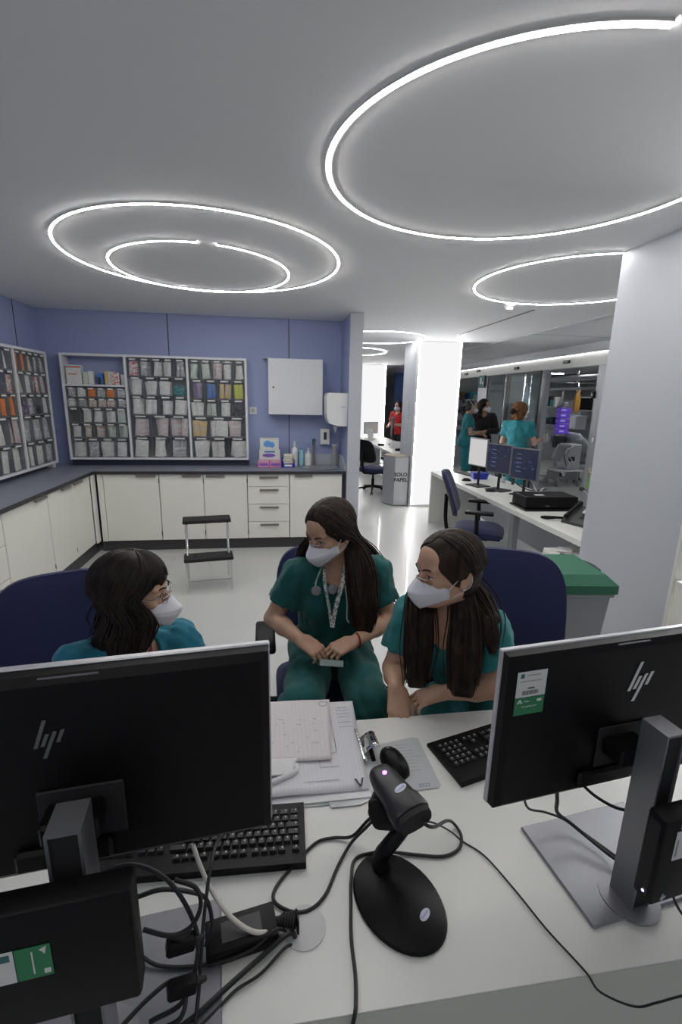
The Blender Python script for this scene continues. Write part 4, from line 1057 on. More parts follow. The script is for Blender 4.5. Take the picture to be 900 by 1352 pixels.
# ================================================================ people
M['skin'] = mat('skin', (.60, .365, .255), .5, sub=.08, noise=(30, (.54, .31, .205), .35, .7))
M['skin2'] = mat('skin_light', (.55, .34, .25), .5, sub=.08)
M['mask'] = mat('white_mask_fabric', (.74, .74, .80), .85, bump=(300, .15, .0005))
M['strap'] = mat('white_elastic', (.7, .7, .72), .7)
M['eyew'] = mat('eye_white', (.6, .57, .55), .2)
M['iris'] = mat('dark_iris', (.02, .012, .008), .15)
def hair_mat(name, c1, c2):
    return mat(name, c1, .5, spec=.22, noise=(60, c2, .35, .7), stretch=(1, 1, .12))
M['hairdk'] = hair_mat('dark_brown_hair', (.014, .008, .006), (.045, .024, .015))
M['hairbk'] = hair_mat('near_black_hair', (.008, .006, .005), (.026, .016, .012))
M['hairred'] = hair_mat('auburn_hair', (.11, .045, .018), (.19, .085, .035))
M['hairgrey'] = hair_mat('short_grey_hair', (.05, .045, .042), (.10, .09, .085))
def cloth(name, c): return mat(name, c, .85, bump=(500, .2, .0006), noise=(9, tuple(x*.85 for x in c), .4, .7), sheen=.1)
M['scrub_dark'] = cloth('dark_teal_scrubs', (.006, .105, .098))
M['scrub_teal'] = cloth('teal_scrubs', (.022, .20, .20))
M['scrub_blue'] = cloth('blue_teal_scrubs', (.010, .165, .24))
M['scrub_bg'] = cloth('turquoise_scrubs', (.02, .22, .26))
M['shoe'] = mat('white_clog', (.6, .6, .6), .5)

def V3(p): return np.array(p, float)
def nrm(v): v = V3(v); return v/np.linalg.norm(v)
def basis(f, up=(0, 0, 1)):
    f = nrm(f); u = V3(up); u = nrm(u-f*(u@f)); r = np.cross(f, u); return np.stack([r, f, u], 1)   # columns right, forward, up

def hand(F, w, d, N, side, curl=(25, 35, 25), s=1.0, spread=.06, thumb=.5):
    """palm + five separate fingers; d: wrist->knuckles, N: palm normal, side: towards the thumb"""
    w = V3(w); d = nrm(d); N = V3(N); N = nrm(N-d*(N@d)); sd = V3(side); sd = nrm(sd-d*(sd@d)-N*(sd@N))
    k = []
    lat = [.030, .010, -.010, -.028]; lng = [.086, .090, .085, .077]; fl = [.070, .078, .072, .057]; fr = [.0082, .0084, .0080, .0072]
    for i in range(4):
        kn = w+d*lng[i]*s+sd*lat[i]*s; k.append(kn)
        F.cone(w+sd*lat[i]*.55*s+d*.01, kn, .0155*s, .0100*s, .012)
    F.cone(w+d*.02*s+sd*.02*s, w+d*.06*s+sd*.026*s+N*.006, .017*s, .012*s, .012)
    for i in range(4):
        p = k[i]; dd = nrm(d+sd*lat[i]*spread*20); ang = 0
        for j, fr_ in enumerate((.47, .30, .23)):
            ang += D2R(curl[j]+(i-1.5)*3); v = dd*math.cos(ang)+N*math.sin(ang); q = p+v*fl[i]*fr_*s
            r0 = fr[i]*s*(1-.08*j); F.cone(p, q, r0, r0*.92, .0035); p = q
    t0 = w+d*.022*s+sd*.024*s; t1 = t0+nrm(d*.75+sd*.55+N*thumb)*.038*s; t2 = t1+nrm(d*.95+sd*.12+N*thumb*1.1)*.032*s; t3 = t2+nrm(d*.95-sd*.15+N*thumb*1.2)*.025*s
    F.cone(t0, t1, .014*s, .0105*s, .01); F.cone(t1, t2, .0100*s, .0092*s, .004); F.cone(t2, t3, .0090*s, .0075*s, .004)

def head_sdf(F, c, B, s=1.0, eyes=True):
    def W(x, y, z): return c+B@(V3((x, y, z))*s)
    E = lambda p, r, k=.012, op='add', M_=B: F.ell(W(*p), V3(r)*s, M_, k, op)
    E((0, -.012, .030), (.0735, .093, .083)); E((0, .028, -.035), (.058, .060, .078), .02)
    E((0, .012, -.052), (.055, .062, .048), .02)
    F.cone(W(0, .062, -.092), W(0, .070, -.098), .019*s, .017*s, .02)
    for q in (-1, 1):
        F.cone(W(q*.048, .0, -.055), W(q*.022, .058, -.090), .018*s, .016*s, .02)
        E((q*.036, .062, -.022), (.022, .020, .018), .014)             # cheek
        E((q*.028, .078, .021), (.024, .012, .009), .012)              # brow ridge
        if eyes: E((q*.031, .097, .0), (.018, .014, .012), .008, 'sub')
    E((0, .062, .045), (.052, .030, .040), .02)                         # forehead
    F.cone(W(0, .088, .006), W(0, .104, -.026), .0085*s, .0100*s, .010); F.cone(W(0, .098, -.030), W(0, .104, -.030), .0115*s, .0105*s, .006)
    for q in (-1, 1):
        E((q*.010, .094, -.034), (.0075, .009, .0065), .005)
        # lids leave a slit: upper lid ball cut from below by the slit ellipsoid
        if eyes:
            E((q*.031, .0745, .001), (.0155, .0150, .0125), .004)
            E((q*.031, .0905, -.0010), (.0125, .0070, .0042), .002, 'sub')
    E((0, .080, -.062), (.024, .016, .006), .006); E((0, .079, -.070), (.021, .016, .006), .005)
    for q in (-1, 1):                                                    # ears
        R_ = np.array(Matrix.Rotation(q*.35, 3, 'Z') @ Matrix.Rotation(.18, 3, 'X'))
        Me = B@R_
        F.ell(W(q*.0765, -.012, -.008), V3((.0065, .0185, .030))*s, Me, .006)
        F.ell(W(q*.084, -.009, -.005), V3((.0050, .0105, .019))*s, Me, .004, 'sub')
        F.ell(W(q*.0745, -.003, -.034), V3((.006, .010, .010))*s, Me, .006)
    return W

def wrinkle(amp, seed, fr=1.0):
    r = np.random.RandomState(seed); A_ = V3((1.25, 1.25, .5)); ks = [(r.normal(size=3)*fr*w_*A_, r.rand()*6, r.normal(size=3)*fr*w_*.6, r.rand()*6, a) for w_, a in ((22, 1), (38, .7), (60, .4), (30, .8))]
    def fn(x, y, z):
        v = 0
        for k, p, k2, p2, a in ks: v = v + a*(1-2*np.abs(np.sin(.5*(k[0]*x+k[1]*y+k[2]*z+p+1.4*np.sin(k2[0]*x+k2[1]*y+k2[2]*z+p2)))))
        return amp*v/2
    return fn

def person(label, J, f_head, up_head=(0, 0, 1), top='scrub_dark', bottom=None, skin='skin', h=.004, ch=.006, hs=1.0, seed=1, sleeve=.62, hands=None, standing=False, bust=.5, eyes=True, coat=False, neck=True, wr=.0085, hipw=.165, shoe='shoe'):
    J = {k: V3(v) for k, v in J.items()}
    B = basis(f_head, up_head); hc = J['head']
    base = J['pel'].copy(); base[2] = 0
    t = thing('person', label, 'person', tuple(base))
    r = nrm(J['shR']-J['shL']); ms = (J['shR']+J['shL'])/2; u = nrm(ms-J['pel']); r = nrm(r-u*(r@u)); f = np.cross(u, r); T = np.stack([r, f, u], 1)
    pts = np.array(list(J.values())); lo = pts.min(0)-.16; hi = pts.max(0)+.16; lo[2] = max(lo[2], -.01) if not standing else -.01
    if not standing: lo[2] = min(J[k][2] for k in J)-.13
    L = np.linalg.norm(ms-J['pel'])
    chest = ms-u*.10; belly = J['pel']+u*.42*L
    F = Fld(lo, hi, h)
    def torso(Q, a, k=.03):
        Q.ell(chest+f*.0, V3((.150, .098, .155))+a, T, k); Q.ell(belly, V3((.130, .098, .16))+a, T, k)
        Q.ell(J['pel'], V3((hipw, .118, .12))+a, T, k)
        for q in (-1, 1): Q.ell(chest+r*q*.065+f*.072-u*.035, V3((.058, .045*bust+.01, .058))+a*.6, T, .03)
        for s_ in ('shR', 'shL'): Q.cone(ms+u*.0, J[s_]-u*.012, .058+a*.5, .052+a, k)
        Q.cone(ms-u*.02, ms+u*.03+f*-.01, .085+a*.5, .060, .03)
    torso(F, -.004)
    F.cone(ms+u*.01-f*.012, hc+B@V3((0, -.022, -.06)), .052, .049, .025)
    for q in ('R', 'L'):
        F.cone(J['sh'+q], J['el'+q], .047, .037, .02); F.cone(J['el'+q], J['el'+q]*.6+J['wr'+q]*.4, .037, .036, .015); F.cone(J['el'+q]*.6+J['wr'+q]*.4, J['wr'+q], .036, .0235, .015)
        if 'hip'+q in J:
            F.cone(J['hip'+q], J['kn'+q], .080, .056, .03); F.cone(J['kn'+q], J['an'+q], .050, .034, .02)
    for hd in (hands or ()):
        hand(F, **hd)
    W = head_sdf(F, hc, B, hs, eyes)
    body = F.build('body', M[skin], t, 1)
    # clothes -----------------------------------------------------------
    lo2 = lo-.02; hi2 = hi+.02
    C = Fld(lo2, hi2, ch); torso(C, .012)
    hem = J['pel']-u*(.10 if not coat else .42)
    if standing:
        C.cone(J['pel']+u*.02, J['pel']-u*(.14 if not coat else .40), hipw+.00, hipw+.02, .05)
    else:
        C.ell(J['pel']+f*.05+u*.02, (hipw+.025, .15, .11), T, .04)
    for q in ('R', 'L'):
        a, b = J['sh'+q], J['el'+q]; e = a+(b-a)*sleeve; dn = nrm(b-a)
        if coat or sleeve > 1:
            e = b; C.cone(a, b, .064, .056, .03); w_ = J['wr'+q]; C.cone(b, b+(w_-b)*.9, .055, .040, .02, clip=[(b+(w_-b)*.88, w_-b)])
        else:
            C.cone(a, e+dn*.05, .056, .061, .03, clip=[(e, dn)])
            C.cone(e-dn*.012, e+dn*.05, .048, .057, .002, 'sub')
    C.displace(wrinkle(wr, seed))
    C.displace(wrinkle(wr*.5, seed+9, 2.0))
    # neckline
    C.ell(ms+u*.045+f*.045, V3((.062, .080, .060)), T, .004, 'sub')
    C.cone(ms+u*.05+f*.085, ms-u*.055+f*.125, .045, .006, .004, 'sub')
    if standing: C.cone(hem-u*.2, hem-u*.3, .3, .3, .001, 'sub')
    name = 'scrub_top' if top.startswith('scrub') else 'coat'
    ct = C.build(name, M[top], t, 1)
    if bottom and 'hipR' in J:
        P = Fld(lo2, hi2, ch)
        P.ell(J['pel']-u*.02, (hipw+.014, .13, .115), T, .03)
        for q in ('R', 'L'):
            P.cone(J['hip'+q], J['kn'+q], .096, .076, .03); an = J['an'+q]; kn = J['kn'+q]
            P.cone(kn, an, .074, .066, .03, clip=[(kn+(an-kn)*.93, an-kn)])
        P.displace(wrinkle(wr*1.1, seed+3))
        P.build('trousers', M[bottom], t, 1)
        for q in ('R', 'L'):
            an = J['an'+q]; fd = nrm(V3((f[0], f[1], 0)))
            S_ = Fld(an-.2, an+.25, .008); S_.cone(an-fd*.04+V3((0, 0, -.035)), an+fd*.12+V3((0, 0, -.045)), .042, .036, .02); S_.cone(an, an+V3((0, 0, -.04)), .04, .042, .02)
            S_.build('shoe', M[shoe], t, 1)
    return dict(t=t, W=W, B=B, hc=hc, T=T, ms=ms, u=u, r=r, f=f, J=J, s=hs)

def face_bits(p, closed=False, brow=M['hairdk']):
    t, W, B, s = p['t'], p['W'], p['B'], p['s']
    for q in (-1, 1):
        e = MB().ell(tuple(W(q*.031, .0775, .0)), .0118*s).build('eye', M['eyew'], t, True)
        MB().ell(tuple(W(q*.031, .0862, -.0012)), (.0058*s, .0036*s, .0058*s), M=Matrix(B.tolist())).build('iris', M['iris'], e, True)
        pts = [W(q*.013, .1005, .016), W(q*.022, .1000, .0215), W(q*.034, .0940, .0235), W(q*.046, .0820, .019)]
        MB().tube([tuple(x) for x in pts], [.0022, .0034, .0028, .0010], 8, sm=4).build('eyebrow', brow, t, True)
        pts = [W(q*.018, .0885, .0015), W(q*.026, .0915, .0045), W(q*.036, .0900, .0045), W(q*.045, .0835, .0008)]
        MB().tube([tuple(x) for x in pts], .0011, 6, sm=4).build('eyelashes', M['iris'], t, True)
def ffp_mask(p, wide=1.0, puff=1.0, straps=True):
    t, W, B, s = p['t'], p['W'], p['B'], p['s']
    cen = [(.111, -.012), (.1255, -.030), (.143, -.052), (.140, -.066), (.121, -.094), (.101, -.114)]
    cen = [Vector((0, float(np.interp(k/4, range(6), [c[0] for c in cen])), float(np.interp(k/4, range(6), [c[1] for c in cen])))) for k in range(21)]; n = len(cen); P = []
    for i, c in enumerate(cen):
        v = i/(n-1); row = []
        ey = .037-.004*v; ez = -.035-.036*v; ex = .0655-.006*v
        for q in (-1, 1):
            seg = []
            m = 12
            for j in range(m+1):
                a = j/m
                cx, cy, cz = .036*wide+.012*math.sin(PI*v), (c[1]*.66+.034)*puff+.006*math.sin(PI*v), c[2]*.55+ez*.45
                x = 2*a*(1-a)*cx+a*a*ex; y = (1-a)**2*c[1]+2*a*(1-a)*cy+a*a*ey; z = (1-a)**2*c[2]+2*a*(1-a)*cz+a*a*ez
                y += .0012*math.sin(v*PI*7)*math.sin(PI*a)          # pressed ridges
                seg.append((q*x, y, z))
            row.append(seg)
        P.append([tuple(W(*x)) for x in row[0][::-1][:-1]]+[tuple(W(*x)) for x in row[1]])
    o = MB().grid(P).build('face_mask', M['mask'], t, True, ang=60); md = o.modifiers.new('s', 'SOLIDIFY'); md.thickness = .0016
    if straps:
        for q in (-1, 1):
            MB().tube([tuple(W(q*x, y, z)) for x, y, z in ((.0655, .039, -.037), (.0715, .014, -.010), (.0775, -.004, .012), (.081, -.022, .010), (.0825, -.030, -.010), (.079, -.024, -.034), (.0745, -.006, -.046), (.068, .012, -.058), (.0600, .030, -.071))], .0014, 6, sm=5).build('mask_strap', M['strap'], o, True)
    MB().tube([tuple(W(x, y, z)) for x, y, z in ((-.026, .094, -.012), (-.012, .108, -.007), (0, .113, -.006), (.012, .108, -.007), (.026, .094, -.012))], .0016, 6, sm=3).build('nose_wire', M['strap'], o, True)
    return o

def hair(p, m, guides, n=420, cap=.011, part=0.0, seed=1, az_lo=62, az_hi=172, gather_z=-.18, r0=.0032, flare=.012, bangs=0, hairline=45, under=True):
    """scalp shell plus strands: each strand runs from the parting over the scalp to the side, then along a guide.
    guides: list (side q, az0, az1, [world points], radius list)"""
    t, W, B, s, hc = p['t'], p['W'], p['B'], p['s'], p['hc']
    rad = V3((.0735+cap, .093+cap, .083+cap)); c0 = V3((0, -.012, .030)); R = random.Random(seed)
    def surf(d, k=1.0): d = nrm(d); return c0+d*rad*k
    F = Fld(hc-.22, hc+.22, .005)
    F.ell(W(*c0), rad*s, B, .01); F.ell(W(0, -.035, -.02), V3((.070, .075, .085))*s, B, .02)
    F.ell(W(0, .118, -.056), V3((.064, .075, .096))*s, B, .006, 'sub'); F.ell(W(0, .085, -.075), V3((.09, .085, .075))*s, B, .006, 'sub')
    for q in (-1, 1): F.cone(W(q*.045, .088, .022), W(q*.075, .048, -.035), .018*s, .027*s, .006, 'sub')
    F.displace(lambda x, y, z: .0006*np.sin(90*(x+y)+40*z))
    capo = F.build('hair', m, t, 1)
    mb = MB()
    def dirv(az, el): a, e = D2R(az), D2R(el); return V3((math.sin(a)*math.cos(e), math.cos(a)*math.cos(e), math.sin(e)))
    for i in range(n):
        q = R.choice((-1, 1)); g = [x for x in guides if x[0] == q]
        if not g: g = guides; q = g[0][0]
        tot = [x[2]-x[1] for x in g]; G = R.choices(g, weights=tot)[0]
        az = R.uniform(G[1], G[2]); v = (az-az_lo)/(az_hi-az_lo)
        el0 = hairline+(180-hairline-70)*max(0, min(1, v+R.uniform(-.12, .12)))      # along the parting: front to crown
        e = D2R(el0); a0 = V3((part+R.uniform(-.03, .03), math.cos(e), math.sin(e)))
        d0 = nrm(a0); d1 = nrm(dirv(q*az, math.degrees(math.asin(max(-.9, min(.9, gather_z))))))
        om = math.acos(max(-1, min(1, float(d0@d1)))); pts = []
        jit = R.uniform(-.02, .05)
        ks = 7
        for j in range(ks+1):
            a = j/ks; d = (math.sin((1-a)*om)*d0+math.sin(a*om)*d1)/math.sin(om)
            pts.append(W(*surf(d, 1.0+jit*a+.02*math.sin(PI*a))))
        gp = G[3]; gr = G[4]; ang = R.uniform(0, 2*PI); rr = math.sqrt(R.random())*(1.45 if R.random() < .10 else 1); L = len(gp); endj = R.uniform(.62, 1.10)
        for j, gpt in enumerate(gp):
            gpt = V3(gpt); rad_ = gr[j]
            tg = nrm(V3(gp[min(j+1, L-1)])-V3(gp[max(j-1, 0)])) if L > 1 else V3((0, 0, -1))
            side = nrm(np.cross(tg, V3(G[5]) if len(G) > 5 else V3((0, -1, 0)))); nn = np.cross(side, tg)
            o = side*rad_*rr*math.cos(ang)+nn*rad_*.45*rr*math.sin(ang)
            q_ = gpt+o+V3([R.uniform(-1, 1) for _ in range(3)])*.003
            if j == L-1: q_ = pts[-1]+(q_-pts[-1])*endj
            pts.append(q_)
        w = r0*R.uniform(.7, 1.3)
        mb.tube([tuple(x) for x in pts], [w*.5, w, w, w, w*.9, w*.35], 5, sm=3)
    for i in range(bangs):
        q = R.uniform(-1, 1); d0 = nrm(V3((part+.03*q, math.cos(D2R(75)), math.sin(D2R(75)))))
        az = q*58; d1 = dirv(az, 14-6*abs(q)+R.uniform(-4, 3)); om = math.acos(float(d0@d1)); pts = []
        for j in range(8):
            a = j/7; d = (math.sin((1-a)*om)*d0+math.sin(a*om)*d1)/math.sin(om); pts.append(W(*surf(d, 1.03+.03*math.sin(PI*a))))
        mb.tube([tuple(x) for x in pts], [r0*.6, r0, r0, r0*.3], 5, sm=3)
    mb.build('hair_strands', m, capo, True, ang=180)
    if under:
        U = None
        pts = np.array([q for g in guides for q in g[3]]); U = Fld(pts.min(0)-.09, pts.max(0)+.09, .006)
        for g in guides:
            gp = g[3]
            for a, b, ra, rb in zip(gp[:-1], gp[1:], g[4][:-1], g[4][1:]):
                # flattened mass as three parallel rods
                tg = nrm(V3(b)-V3(a)); sd = nrm(np.cross(tg, V3(g[5]) if len(g) > 5 else V3((0, -1, 0))))
                for k in (-.5, 0, .5): U.cone(V3(a)+sd*ra*k, V3(b)+sd*rb*k*.9, max(.004, ra*.36), max(.003, rb*.36), .008)
        U.build('hair_underlayer', m, capo, 1)
    return capo

# ---- woman in the middle
SEAT = {}
p2 = person('person in dark teal scrubs and white mask sitting upright, hands joined in her lap',
    dict(head=(.223, 1.778, 1.194), shR=(.095, 1.865, .985), shL=(.425, 1.835, .995), elR=(-.005, 1.855, .79), elL=(.485, 1.80, .79), wrR=(.100, 1.656, .790), wrL=(.298, 1.618, .790),
         pel=(.255, 1.985, .585), hipR=(.175, 1.96, .59), hipL=(.335, 1.96, .59), knR=(.095, 1.50, .61), knL=(.345, 1.49, .605), anR=(.09, 1.47, .13), anL=(.36, 1.46, .13)),
    (-.74, -.62, -.30), top='scrub_dark', bottom='scrub_dark', seed=3, hs=1.0,
    hands=[dict(w=(.100, 1.656, .790), d=(.70, -.50, -.30), N=(.05, .35, -.94), side=(.5, .8, .3), curl=(38, 42, 28), s=.92),
           dict(w=(.298, 1.618, .790), d=(-.90, -.40, -.12), N=(-.05, .30, -.95), side=(-.4, .8, .3), curl=(45, 45, 28), s=.92)])
ffp_mask(p2); face_bits(p2)
hair(p2, M['hairdk'], [(-1, 57, 118, [(.318, 1.765, 1.13), (.343, 1.735, 1.03), (.352, 1.69, .92), (.352, 1.665, .815)], [.038, .064, .062, .042]),
                      (-1, 118, 172, [(.335, 1.86, 1.12), (.40, 1.90, 1.04), (.47, 1.875, .96), (.505, 1.83, .86)], [.03, .04, .03, .014]),
                      (1, 66, 172, [(.165, 1.86, 1.12), (.14, 1.91, 1.04), (.15, 1.96, .95)], [.03, .035, .025])], n=640, seed=4, az_lo=57, cap=.012)
t = p2['t']
def strip(name, pts, w, th, m, parent, face=(0, -1, .2), sm=6):
    """flat ribbon"""
    return MB().sweep(catmull(pts, sm), [(-w/2, -th), (w/2, -th), (w/2, th), (-w/2, th)], up=face).build(name, m, parent, True)
lanm = mat('patterned_lanyard', (.62, .62, .60), .7, noise=(160, (.10, .10, .10), .52, .56))
strip('lanyard', [(.205, 1.775, 1.045), (.197, 1.742, 1.00), (.208, 1.705, .93), (.217, 1.688, .87), (.222, 1.672, .83)], .011, .0008, lanm, t)
strip('lanyard', [(.285, 1.765, 1.05), (.268, 1.725, .99), (.247, 1.700, .93), (.231, 1.685, .87), (.223, 1.670, .83)], .017, .0008, lanm, t)
MB().tube([(.200, 1.80, 1.05), (.165, 1.745, .99), (.166, 1.718, .975)], .0035, 8, sm=5).tube([(.198, 1.722, 1.02), (.207, 1.70, .95), (.214, 1.680, .86)], .003, 8, sm=5).tube([(.275, 1.70, .99), (.283, 1.690, .92), (.282, 1.68, .86), (.290, 1.672, .845)], .0025, 8, sm=5).build('stethoscope_tube', mat('pale_green_tube', (.30, .42, .36), .4), t, True)
for c in ((.163, 1.712, .968), (.226, 1.705, .975)):
    MB().lathe([(.019, 0), (.020, .003), (.017, .008), (.006, .010), (.001, .010)], c, 20, Matrix.Rotation(PI/2-.2, 3, 'X')).build('stethoscope_chestpiece', M['silver'], t, True)
MB().lathe([(.0285, -.0015), (.030, 0), (.0285, .0015)], (.318, 1.628, .791), 20, Matrix(basis((.95, .28, 0)).tolist()) @ Matrix.Rotation(PI/2, 3, 'X')).build('bracelet', mat('red_cord', (.25, .02, .02), .6), t, True)
single('plastic_card', MB().box((.205, 1.530, .760), (.085, .03, .002), (.3, .05, -.15), .0008), mat('clear_card', (.22, .27, .27), .2), 'small pale plastic card held between the hands of the middle woman', 'card')

# ---- woman on the right
p3 = person('person in teal scrubs leaning forward, long dark hair tucked behind one ear',
    dict(head=(.540, 1.325, 1.190), shR=(.478, 1.470, .965), shL=(.680, 1.300, .985), elR=(.415, 1.450, .775), elL=(.692, 1.225, .83), wrR=(.386, 1.300, .80), wrL=(.53, 1.265, .795),
         pel=(.80, 1.60, .58), hipR=(.72, 1.60, .58), hipL=(.86, 1.53, .58), knR=(.46, 1.22, .60), knL=(.70, 1.12, .60), anR=(.46, 1.20, .13), anL=(.70, 1.10, .13)),
    (-.97, -.22, -.06), top='scrub_teal', bottom='scrub_teal', seed=8, hs=1.0,
    hands=[dict(w=(.386, 1.300, .800), d=(-.08, -.62, -.60), N=(.1, .62, -.66), side=(.98, .0, .1), curl=(14, 16, 12), s=.92, thumb=.3),
           dict(w=(.53, 1.265, .795), d=(-.95, .05, -.25), N=(0, .1, -1), side=(0, .9, .1), curl=(30, 35, 25), s=.9)])
ffp_mask(p3); face_bits(p3)
hair(p3, M['hairdk'], [(1, 66, 120, [(.475, 1.385, 1.10), (.460, 1.335, 1.03), (.447, 1.285, .94), (.432, 1.245, .845)], [.036, .050, .052, .036]),
                      (-1, 100, 140, [(.595, 1.320, 1.115), (.590, 1.275, 1.04), (.572, 1.220, .96), (.550, 1.170, .86)], [.032, .052, .060, .046]),
                      (-1, 140, 174, [(.630, 1.36, 1.13), (.655, 1.33, 1.085), (.665, 1.265, 1.04), (.655, 1.205, .965)], [.03, .042, .036, .016]),
                      (1, 120, 174, [(.60, 1.39, 1.10), (.61, 1.43, 1.03), (.62, 1.46, .96)], [.03, .04, .03])], n=640, seed=5, az_lo=66)
MB().ell(tuple(p3['W'](-.079, -.004, -.040)), .0032, 10, 8).build('earring', M['whitepl'], p3['t'], True)

# ---- woman on the left
p1 = person('person in blue-teal scrubs with glasses and dark shoulder-length hair, face turned away',
    dict(head=(-.426, 1.420, 1.110), shR=(-.590, 1.375, .905), shL=(-.325, 1.540, .890), elR=(-.60, 1.28, .72), elL=(-.245, 1.46, .74), wrR=(-.48, 1.12, .765), wrL=(-.22, 1.26, .765),
         pel=(-.66, 1.66, .565), hipR=(-.73, 1.62, .57), hipL=(-.60, 1.68, .57), knR=(-.53, 1.26, .60), knL=(-.30, 1.35, .60), anR=(-.52, 1.22, .13), anL=(-.30, 1.32, .13)),
    (.995, -.05, .0), top='scrub_blue', bottom='scrub_blue', seed=12, hs=1.0,
    hands=[dict(w=(-.48, 1.12, .765), d=(.2, -.95, -.05), N=(0, 0, -1), side=(1, 0, 0), curl=(10, 15, 12), s=.9), dict(w=(-.22, 1.26, .765), d=(-.3, -.9, -.1), N=(0, 0, -1), side=(-1, 0, 0), curl=(20, 25, 12), s=.9)])
ffp_mask(p1); face_bits(p1, brow=M['hairbk'])
hair(p1, M['hairbk'], [(1, 84, 124, [(-.435, 1.330, 1.05), (-.450, 1.332, .99), (-.465, 1.345, .935)], [.032, .042, .03]), (1, 60, 120, [(-.385, 1.352, 1.06), (-.405, 1.350, 1.0), (-.420, 1.350, .945)], [.035, .045, .032], ),
                      (1, 120, 172, [(-.46, 1.36, 1.05), (-.49, 1.375, .99), (-.53, 1.385, .955)], [.045, .05, .035]),
                      (-1, 120, 172, [(-.49, 1.45, 1.05), (-.52, 1.46, .99), (-.53, 1.47, .95)], [.045, .05, .035]),
                      (-1, 66, 120, [(-.43, 1.51, 1.05), (-.45, 1.52, .98)], [.03, .025])], n=720, seed=6, az_lo=60, bangs=80, cap=.020, r0=.0036)
t = p1['t']; W = p1['W']
gl = None
fm = MB()
for q in (-1, 1):
    fm.tube([tuple(W(q*.033+.024*math.cos(a), .1055-.010*abs(math.cos(a)) if q*math.cos(a) > 0 else .1055, -.002+.019*math.sin(a))) for a in np.linspace(0, 2*PI, 25)[:-1]], .0012, 6, True)
    fm.tube([tuple(W(q*x, y, z)) for x, y, z in ((.056, .096, .006), (.073, .085, .006), (.0775, .03, .004), (.0785, -.012, .002))], .0015, 6, sm=3)
fm.tube([tuple(W(x, y, z)) for x, y, z in ((-.009, .1065, .0), (0, .109, .004), (.009, .1065, .0))], .0012, 6, sm=3)
gl = fm.build('glasses', M['chrome'], t, True)
strip('lanyard', [(-.395, 1.430, .935), (-.385, 1.405, .90), (-.375, 1.39, .86)], .012, .001, mat('dark_red_ribbon', (.16, .02, .04), .7), t, face=(.3, -1, .2))

# chairs of the three women
office_chair((-.72, 1.62), D2R(203), 'navy office chair of the woman with glasses, backrest showing at the far left', seat=.455, back_top=.985, back_w=.50)
office_chair((.245, 1.90), D2R(181), 'navy office chair under the woman sitting in the middle', seat=.455, back_top=.98, back_w=.46, arm=.70)
office_chair((.905, 1.56), D2R(157), 'navy office chair with the broad backrest behind the woman at the right', seat=.455, back_top=1.055, back_w=.50)
# ================================================================ second desk station
t = thing('workstation_desk', 'long white desk beyond the seated women, with steel leg and end panel', 'desk', (2.57, 4.6, 0))
MB().bb((2.19, 2.87, DZ-.045), (2.93, 6.27, DZ), .0012).build('desktop', M['white'], t, True)
MB().bb((2.19, 6.235, 0), (2.93, 6.27, DZ-.046)).build('end_panel', M['white'], t, True)
MB().bb((2.88, 2.87, .12), (2.90, 6.23, DZ-.046)).build('modesty_panel', M['greywall'], t, True)
MB().bb((2.26, 4.05, 0), (2.32, 4.12, DZ-.046)).build('leg', M['bingrey'], t, True)
t = thing('drawer_pedestal', 'white pedestal under the second desk with loose papers on it', 'drawer unit', (2.42, 3.15, 0))
MB().bb((2.12, 2.88, 0), (2.72, 3.30, .585), .003).build('body', M['white'], t, True)
for k in range(3): MB().bb((2.105, 2.90, .03+k*.185), (2.119, 3.28, .205+k*.185), .002).build('drawer', M['white'], t, True)
for k, (x, y, a) in enumerate(((2.22, 3.13, .3), (2.26, 3.06, -.2), (2.24, 3.2, .9))):
    single('loose_paper', MB().box((x, y, .588+.004*k), (.16, .11, .0012), (0, .02*k, a), 0), M['paper'], 'loose paper lying on the white pedestal under the second desk', 'paper', 'papers on the pedestal')

def flat_monitor(c, rz, w, h, screen, label, stand=True, ui=None, z0=DZ):
    """screen faces -y locally"""
    t = thing('monitor', label, 'monitor', (c[0], c[1], z0), rz); zc = c[2]-z0
    MB().box((0, .018, zc), (w, .030, h), None, .004).build('casing', M['silver'], t)
    s = MB().box((0, .0018, zc), (w-.022, .002, h-.024)).build('screen', screen, t)
    if ui:
        r = random.Random(ui); a = MB(); b = MB()
        for k in range(18): a.box((r.uniform(-w*.42, w*.42), .0003, zc+r.uniform(-h*.15, h*.42)), (r.uniform(.006, .028), .0006, .003))
        for k in range(5): b.box((-w*.2, .0003, zc+h*.3-k*.045), (.06, .0006, .003))
        a.build('screen_text', emis('ui_text_%d' % ui, (.20, .32, .60), .4), s); b.build('screen_graph', emis('ui_graph_%d' % ui, (.35, .45, .9), .6), s)
    if stand:
        MB().box((0, .045, (zc-h*.1)/2+.005), (.03, .015, zc-h*.1), None, .003).build('neck', M['blacksoft'], t)
        MB().box((0, .045, .006), (.22, .19, .012), None, .003).build('base', M['blacksoft'], t)
    return t
scr = mat('dark_blue_screen', (.004, .005, .012), .25, emit=((.02, .023, .045), .7))
a1 = math.atan2(-.30, .11)
def along(k): return 2.315+.345*k/2, 5.30-.79*k/2
flat_monitor((2.335, 5.14, 1.135), D2R(-74), .31, .32, emis('white_screen', (.80, .78, .78), .62), 'first monitor of the second desk, showing a plain white screen')
flat_monitor((2.455, 4.86, 1.095), D2R(-62), .31, .32, scr, 'middle monitor of the second desk, dark blue screen with rows of data', ui=3)
flat_monitor((2.60, 4.575, 1.075), D2R(-62), .32, .33, scr, 'third monitor of the second desk, dark screen with a blue box in its corner', ui=9)
t3 = bpy.data.objects['monitor.004'] if 'monitor.004' in bpy.data.objects else None
t = thing('desktop_computer', 'black horizontal desktop computer lying on the second desk behind the phone', 'computer', (2.50, 4.02, DZ), D2R(-3))
